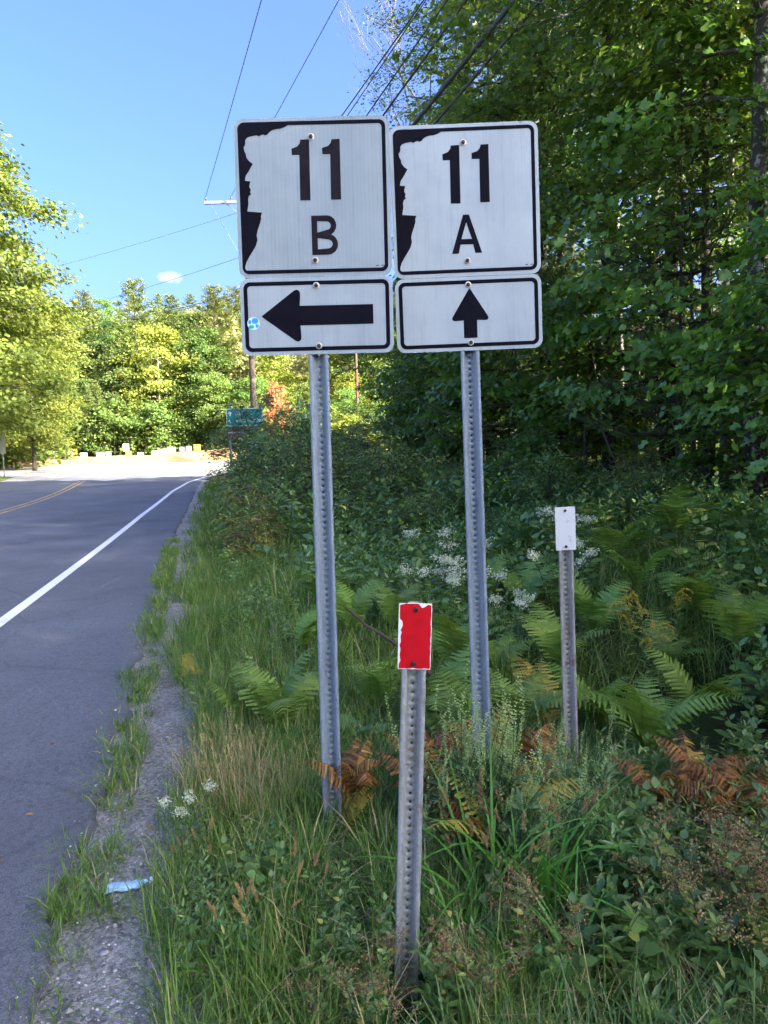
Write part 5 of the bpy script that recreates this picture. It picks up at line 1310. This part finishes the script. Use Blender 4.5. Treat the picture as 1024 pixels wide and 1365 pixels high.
        for q in range(7):
            a = q * .9 + r.normal(0, .2); P = stalk(S, (0, 0, -.03), nrm(np.array((math.cos(a) * .7, math.sin(a) * .7, 1))), r.uniform(.22, .42), .005)
            leaves(Lf, P[-1:], np.array([[math.cos(a), math.sin(a), -.25]]), np.array([[0, 0, 1.0]]) + r.normal(0, .25, (1, 3)), r.uniform(.20, .30), 'broad', np.array([r.random()]))
    out = [('stem', S.mesh('stem', sm))]
    out.append(('leaves', Lf.mesh('leaves', lm)))
    for h_ in (heads or [Fl]):
        if h_.n: out.append((fn, h_.mesh(fn, fm)))
    return out, (S, Lf, Fl)

HERB = {}
for i, kd in enumerate(('lance', 'broad', 'mint', 'dark', 'ragweed', 'goldenrod', 'boneset', 'meadowsweet', 'foxtail', 'reed', 'dry', 'bigleaf')):
    HERB[kd] = [herb(kd, 200 + 10 * i + j) for j in range(3)]
HL = {'lance': ('leafy_weed', 'green weed with narrow paired leaves on the bank', 'weed'), 'broad': ('leafy_weed', 'green weed with broad pointed leaves on the bank', 'weed'), 'mint': ('leafy_weed', 'grey green weed with small narrow leaves', 'weed'),
      'dark': ('leafy_weed', 'dark green weed with oval leaves on the bank', 'weed'), 'ragweed': ('ragweed', 'pale green ragweed with upright flower spikes', 'weed'), 'goldenrod': ('goldenrod', 'goldenrod with arching yellow plumes', 'flower'),
      'boneset': ('white_flower', 'weed topped with flat white flower clusters', 'flower'), 'meadowsweet': ('meadowsweet', 'shrubby weed with brown dried seed heads', 'weed'), 'foxtail': ('foxtail_grass', 'tuft of foxtail grass with bristly tan heads', 'grass'),
      'reed': ('broad_grass', 'clump of tall bright green broad bladed grass', 'grass'), 'dry': ('dry_grass', 'tuft of dry straw coloured grass', 'grass'), 'bigleaf': ('broadleaf_plant', 'low plant with very large dark leaves', 'plant')}
cnt = [0]
def hb(kd, px, py, depth, sc=1.0, rz=None, label=None, where=''):
    if abs(px - 548) < 38 and depth < 2.1: return
    v = at(px, py, depth); cnt[0] += 1
    nm, lb, ct = HL[kd]; lb = lb.replace(' on the bank', '') + where if where else lb
    spawn(nm, HERB[kd][cnt[0] % 3][0], (v.x, v.y, gz(v.x, v.y)), rg.random() * 6.3 if rz is None else rz, sc, label or lb, ct, (nm + ' on the bank').replace('_', ' ') if not label else None, (rg.normal(0, .06), rg.normal(0, .06)))
# white flowers
hb('boneset', 268, 1135, 2.75, .52, label='small white flowered weed in the grass by the gravel')
for px, py, d, sc in ((600, 760, 5.6, 1.3), (585, 720, 6.5, 1.4), (625, 740, 6.2, 1.35), (770, 690, 7.2, 1.6), (605, 700, 7.6, 1.7), (745, 700, 6.6, 1.4), (700, 760, 5.2, 1.15)): hb('boneset', px, py, d, sc)
for px, py, d, sc in ((270, 960, 4.2, .62), (835, 800, 5.0, 1.0), (870, 800, 5.1, 1.0), (905, 790, 5.3, .95), (850, 840, 4.8, .9), (245, 955, 4.4, .5)): hb('goldenrod', px, py, d, sc)
for px, py, d, sc in ((628, 1090, 2.68, 1.25), (640, 1090, 2.62, 1.2), (652, 1080, 2.7, 1.2), (600, 1085, 2.7, 1.0), (634, 1085, 2.73, 1.2), (612, 1060, 2.75, .92), (660, 1050, 2.7, .9), (700, 1040, 2.85, .95), (730, 1035, 2.9, .95), (640, 1080, 2.55, .85), (590, 1080, 2.6, .8), (780, 1050, 2.95, .85), (690, 1090, 2.5, .8), (790, 1100, 2.6, .75), (740, 1090, 2.6, .8)): hb('ragweed', px, py, d, sc, where=' round the foot of the 11 A post' if 595 < px < 665 else ' near the white plate post')
for px, py, d, sc in ((645, 1200, 2.35, .85), (690, 1200, 2.4, .95), (735, 1210, 2.35, .85), (770, 1290, 2.1, .62), (610, 1250, 2.2, .6), (800, 1270, 2.2, .55)): hb('reed', px, py, d, sc)
for px, py, d, sc in ((680, 1230, 2.2, .8), (760, 1180, 2.4, .85), (620, 1180, 2.4, .75), (370, 1290, 2.1, .7), (400, 1200, 2.3, .6), (785, 1140, 2.6, .85), (700, 1150, 2.5, .9), (310, 1290, 2.1, .6), (270, 1180, 2.5, .6)): hb('foxtail', px, py, d, sc)
for px, py, d, sc in ((290, 1060, 3.1, .72), (320, 1055, 3.15, .8), (350, 1080, 3.0, .72), (260, 1040, 3.3, .62), (390, 1060, 3.1, .6), (330, 1020, 3.4, .6), (420, 1040, 3.2, .5), (900, 1080, 2.9, .6), (300, 1000, 3.6, .6)): hb('dry', px, py, d, sc)
for px, py, d, sc in ((985, 1230, 2.25, .85), (1010, 1180, 2.4, .9), (950, 1260, 2.2, .75), (1000, 1300, 2.1, .8), (540, 1330, 1.78, .52), (690, 1340, 1.95, .62), (480, 1340, 1.9, .5), (620, 1330, 1.85, .5)): hb('meadowsweet', px, py, d, sc)
for px, py, d, sc in ((930, 1190, 2.5, .7), (690, 690, 7.5, .9), (430, 880, 3.8, .5), (880, 1150, 2.7, .7), (480, 870, 4.0, .55), (960, 720, 6.5, .9), (990, 700, 7.2, .9), (930, 700, 7.4, .9), (630, 650, 10, 1.0), (600, 640, 11, 1.1), (1005, 760, 5.6, 1.0), (540, 900, 3.7, .6)): hb('bigleaf', px, py, d, sc)
# leafy weeds one can pick out in the foreground
for i in range(95):
    px = rg.uniform(600, 1040); py = rg.uniform(1000, 1350); d = float(np.interp(py, [1000, 1350], [3.3, 2.0])) + rg.normal(0, .1)
    if px < 800 and py < 1150: continue
    wh = ' in the damp hollow' if px > 860 and py > 1150 else ' near the withered ferns' if px > 790 else ' beside the tall broad grass'
    kd = rg.choice(['lance', 'lance', 'broad', 'mint', 'dark'] if px > 790 else ['mint', 'lance', 'lance', 'broad'])
    hb(kd, px, py, d, rg.uniform(.55, .9) * (1 if px > 760 else .7), where=wh)
for i in range(34):
    hb(rg.choice(['lance', 'broad', 'mint']), rg.uniform(250, 520), rg.uniform(1120, 1350), rg.uniform(2.0, 2.6), rg.uniform(.35, .6), where=' in the grass before the 11 B post')

# dense ground cover behind them: leafy undergrowth nobody could count
UG = {}
def cover(kinds, n, s0, s1, t0, t1, sc0, sc1, name, label, keep=None, seed=1, bias=1.0):
    r = np.random.default_rng(seed); out = MB(); mats = [M['stem'], M['herb'], M['herb_mint'], M['herb_dark']]
    mi = {'lance': 1, 'broad': 1, 'mint': 2, 'dark': 3}
    for i in range(n):
        s = s0 + (s1 - s0) * r.random() ** bias; t = r.uniform(t0, t1)
        if keep and not keep(s, t, r): continue
        if any((s - fs) ** 2 + (t - ft) ** 2 < (.42 * fc) ** 2 or (0 < fs - s < .9 * fc and abs(t - ft * s / max(fs, .1)) < .3 * fc) for fs, ft, fc in FERNS): continue
        kd = kinds[r.integers(len(kinds))]; S, Lf, Fl = HERB[kd][r.integers(3)][1]
        x, y = st(s, t); q = r.uniform(sc0, sc1) * float(np.interp(s, [3.4, 5, 9], [.9, 1.12, 1.25]))
        Mx = Matrix.Translation((x, y, float(ground_z(s, t)))) @ Matrix.Rotation(r.random() * 6.3, 4, 'Z') @ Matrix.Rotation(r.normal(0, .15), 4, 'X') @ Matrix.Scale(q, 4)
        sh = r.normal(0, .15)
        b = MB(); b.merge(S, Mx); out.merge(b)
        b = MB(); b.merge(Lf, Mx, sh); b.m = [np.full(len(m), mi[kd]) for m in b.m]; out.merge(b)
    return tag(obj(name, out.mesh(name, mats)), label, kind='stuff')
cover(['lance', 'broad', 'mint', 'dark'], 820, 3.4, 12, .9, 6.8, .75, 1.5, 'undergrowth', 'mixed green weeds covering the bank up to the wood', keep=lambda s, t, r: t > .9 + .05 * s or r.random() < .35, seed=2, bias=1.15)
cover(['lance', 'broad', 'mint'], 520, 11, 34, .3, 7.2, 1.2, 2.2, 'undergrowth', 'distant green brush covering the bank along the road', seed=3, bias=1.3)
cover(['broad', 'dark', 'lance'], 260, 1.3, 3.8, 1.5, 4.6, .55, .9, 'undergrowth', 'dark leafy weeds in the hollow beside the marker posts', seed=4)
cover(['mint', 'lance', 'broad'], 300, 4.2, 14, -.1, 1.9, .35, .62, 'undergrowth', 'low olive green weeds between the grass and the brush', seed=6, bias=1.1)

# grass
def grass(name, label, n_cl, per, s0, s1, t_lo, t_hi, h0, h1, w0, w1, mat, seed, spread=.035, bias=1.0, dens=None, lean=.35, curv=.8, zoff=-.01, seg=3, zf=None):
    r = np.random.default_rng(seed); np.random.seed(seed)
    s = s0 + (s1 - s0) * r.random(n_cl) ** bias; lo, hi = t_lo(s), t_hi(s); t = lo + (hi - lo) * r.random(n_cl)
    if dens is not None:
        k = r.random(n_cl) < dens(s, t); s, t = s[k], t[k]
    hh = r.uniform(h0, h1, len(s)); m = len(s)
    s, t, hh = np.repeat(s, per), np.repeat(t, per), np.repeat(hh, per); cr_ = np.repeat(r.normal(0, .14, m), per); n = len(s)
    s = s + r.normal(0, spread, n); t = t + r.normal(0, spread, n)
    x, y = st(s, t); P = np.stack([x, y, (zf or ground_z)(s, t) + zoff], -1)
    pxx = 512 + FPX * x / np.maximum(y, .1)          # grass is trodden short round the feet of the two nearest posts
    hh = np.where((np.abs(pxx - 543) < 46) & (y < 2.0), hh * .16, hh); hh = np.where((np.abs(pxx - 447) < 24) & (y < 2.74), hh * .5, hh)
    mb = MB(); rnd = np.clip(r.normal(.42, .2, n) + cr_ + (r.random(n) < .07) * .5, 0, 1)
    blades(mb, P, r.random(n) * 6.28, hh * r.uniform(.55, 1.15, n), r.uniform(w0, w1, n) * np.interp(np.hypot(x, y), [2, 8, 20], [1, 1.5, 3]), np.abs(r.normal(0, lean, n)), r.uniform(0, curv, n), rnd, 0, seg)
    return tag(obj(name, mb.mesh(name, mat)), label, kind='stuff')
pn = lambda s, t, a=1.0: .5 + .5 * np.sin(s * 2.3 * a + 1.3 * np.sin(t * 3 * a)) * np.sin(t * 2.9 * a + 1.1 * np.sin(s * 1.7 * a))
# verge grass next to the gravel
grass('verge_grass', 'bright fine grass of the verge beside the gravel', 3100, 12, 1.2, 9, lambda s: right_edge(s) + np.interp(s, [2, 5, 12], [.42, .32, .16]) + .09 * np.sin(s * 1.9), lambda s: .75 + .03 * s, .14, .34, .0022, .0045, M['grass'], 11, .03, 1.35)
grass('verge_grass', 'fine grass of the verge running along the distant road edge', 1700, 10, 8, 36, lambda s: right_edge(s) + .25, lambda s: .5 + 0 * s, .12, .32, .003, .005, M['grass'], 12, .05, 1.5)
# tufts growing through the asphalt edge
grass('edge_grass', 'bright grass tufts growing along the crumbled asphalt edge', 1900, 13, 1.9, 14, lambda s: right_edge(s) - .07, lambda s: right_edge(s) + .16, .06, .16, .0025, .005, M['grass'], 13, .022, 1.2, dens=lambda s, t: np.clip(.25 + (pn(s, t * .2, 1.1) - .25) * 1.3, .1, 1) * np.where(s < 2.45, .1, 1), lean=.6, zf=lambda s, t: road_z(s) - .03)
grass('edge_grass', 'sparse grass tufts on the gravel strip', 260, 14, 2.2, 12, lambda s: right_edge(s) + .1, lambda s: right_edge(s) + .5, .04, .13, .002, .004, M['grass'], 14, .03, 1.0, dens=lambda s, t: np.clip((pn(s + 3, t, .9) - .5) * 2.5, 0, 1) * np.where((s > 4.2) & (s < 6.5), 1, .35), lean=.7, zf=lambda s, t: road_z(s) - .04)
# rank grass round the posts
grass('tall_grass', 'rank green grass among the weeds round the posts', 2600, 12, 1.15, 4.6, lambda s: .15 + 0 * s, lambda s: 2.1 + .1 * s, .14, .34, .003, .0065, M['grass_deep'], 15, .035, 1.2, lean=.42, curv=1.2)
grass('tall_grass', 'grass mixed through the weeds on the bank', 3700, 9, 4.2, 15, lambda s: .5 + 0 * s, lambda s: 6.0 + 0 * s, .3, .68, .003, .0065, M['grass'], 16, .05, 1.2, lean=.4, curv=1.2)
grass('lawn_grass', 'short sunlit grass of the lawn patch', 900, 10, 37.8, 46, lambda s: -26 + 0 * s, lambda s: np.interp(s, [37.5, 39, 42, 45, 46.3], [-13.3, -12.4, -12.1, -12.4, -14.2]), .06, .14, .004, .007, M['grass'], 17, .15, 1, zf=lambda s, t: lawn_z(s, t))
# dead straw matted under the living grass
rt = np.random.default_rng(31); np.random.seed(31); n = 5200; s = 1.3 + 7 * rt.random(n) ** 1.3; t = rt.uniform(-.05, 1.9, n); x, y = st(s, t); mb = MB()
blades(mb, np.stack([x, y, ground_z(s, t) + rt.uniform(.0, .09, n)], -1), rt.random(n) * 6.28, rt.uniform(.12, .34, n), rt.uniform(.0018, .004, n), rt.uniform(.9, 1.5, n), rt.uniform(0, .25, n), rt.random(n), 0, 3)
tag(obj('dead_grass', mb.mesh('dead_grass', M['straw'])), 'dead straw matted under the green grass', kind='stuff')
# fallen leaves on the shoulder
mb = MB(); r = np.random.default_rng(9); n = 70; s = 1.4 + 8 * r.random(n) ** 1.5; t = right_edge(s) + r.uniform(-.35, .6, n); x, y = st(s, t)
z = np.where(t < right_edge(s) - .02, road_z(s) + .004, gravel_z(s, t) + .008)
a = r.random(n) * 6.28
leaves(mb, np.stack([x, y, z], -1), np.stack([np.cos(a), np.sin(a), 0 * a + .05], -1), np.array((0, 0, 1.0)) + r.normal(0, .2, (n, 3)), r.uniform(.02, .05, n), 'oval', r.random(n))
tag(obj('fallen_leaves', mb.mesh('fallen_leaves', M['seed_brown'])), 'dry brown leaves scattered on the gravel and asphalt edge', kind='stuff')
# fallen branch leaning through the weeds behind the red plate
v0, v1 = at(462, 812, 3.5), at(575, 900, 3.2); mb = MB(); k = np.linspace(0, 1, 8)[:, None]
P = np.array(v0) + (np.array(v1) - np.array(v0)) * k + np.random.normal(0, .008, (8, 3)); tube(mb, P, np.linspace(.006, .011, 8), 7)
br_ = obj('fallen_branch', mb.mesh('fallen_branch', M['stem_brown'], True)); tag(br_, 'dark dead stem slanting through the weeds behind the red plate', 'branch')
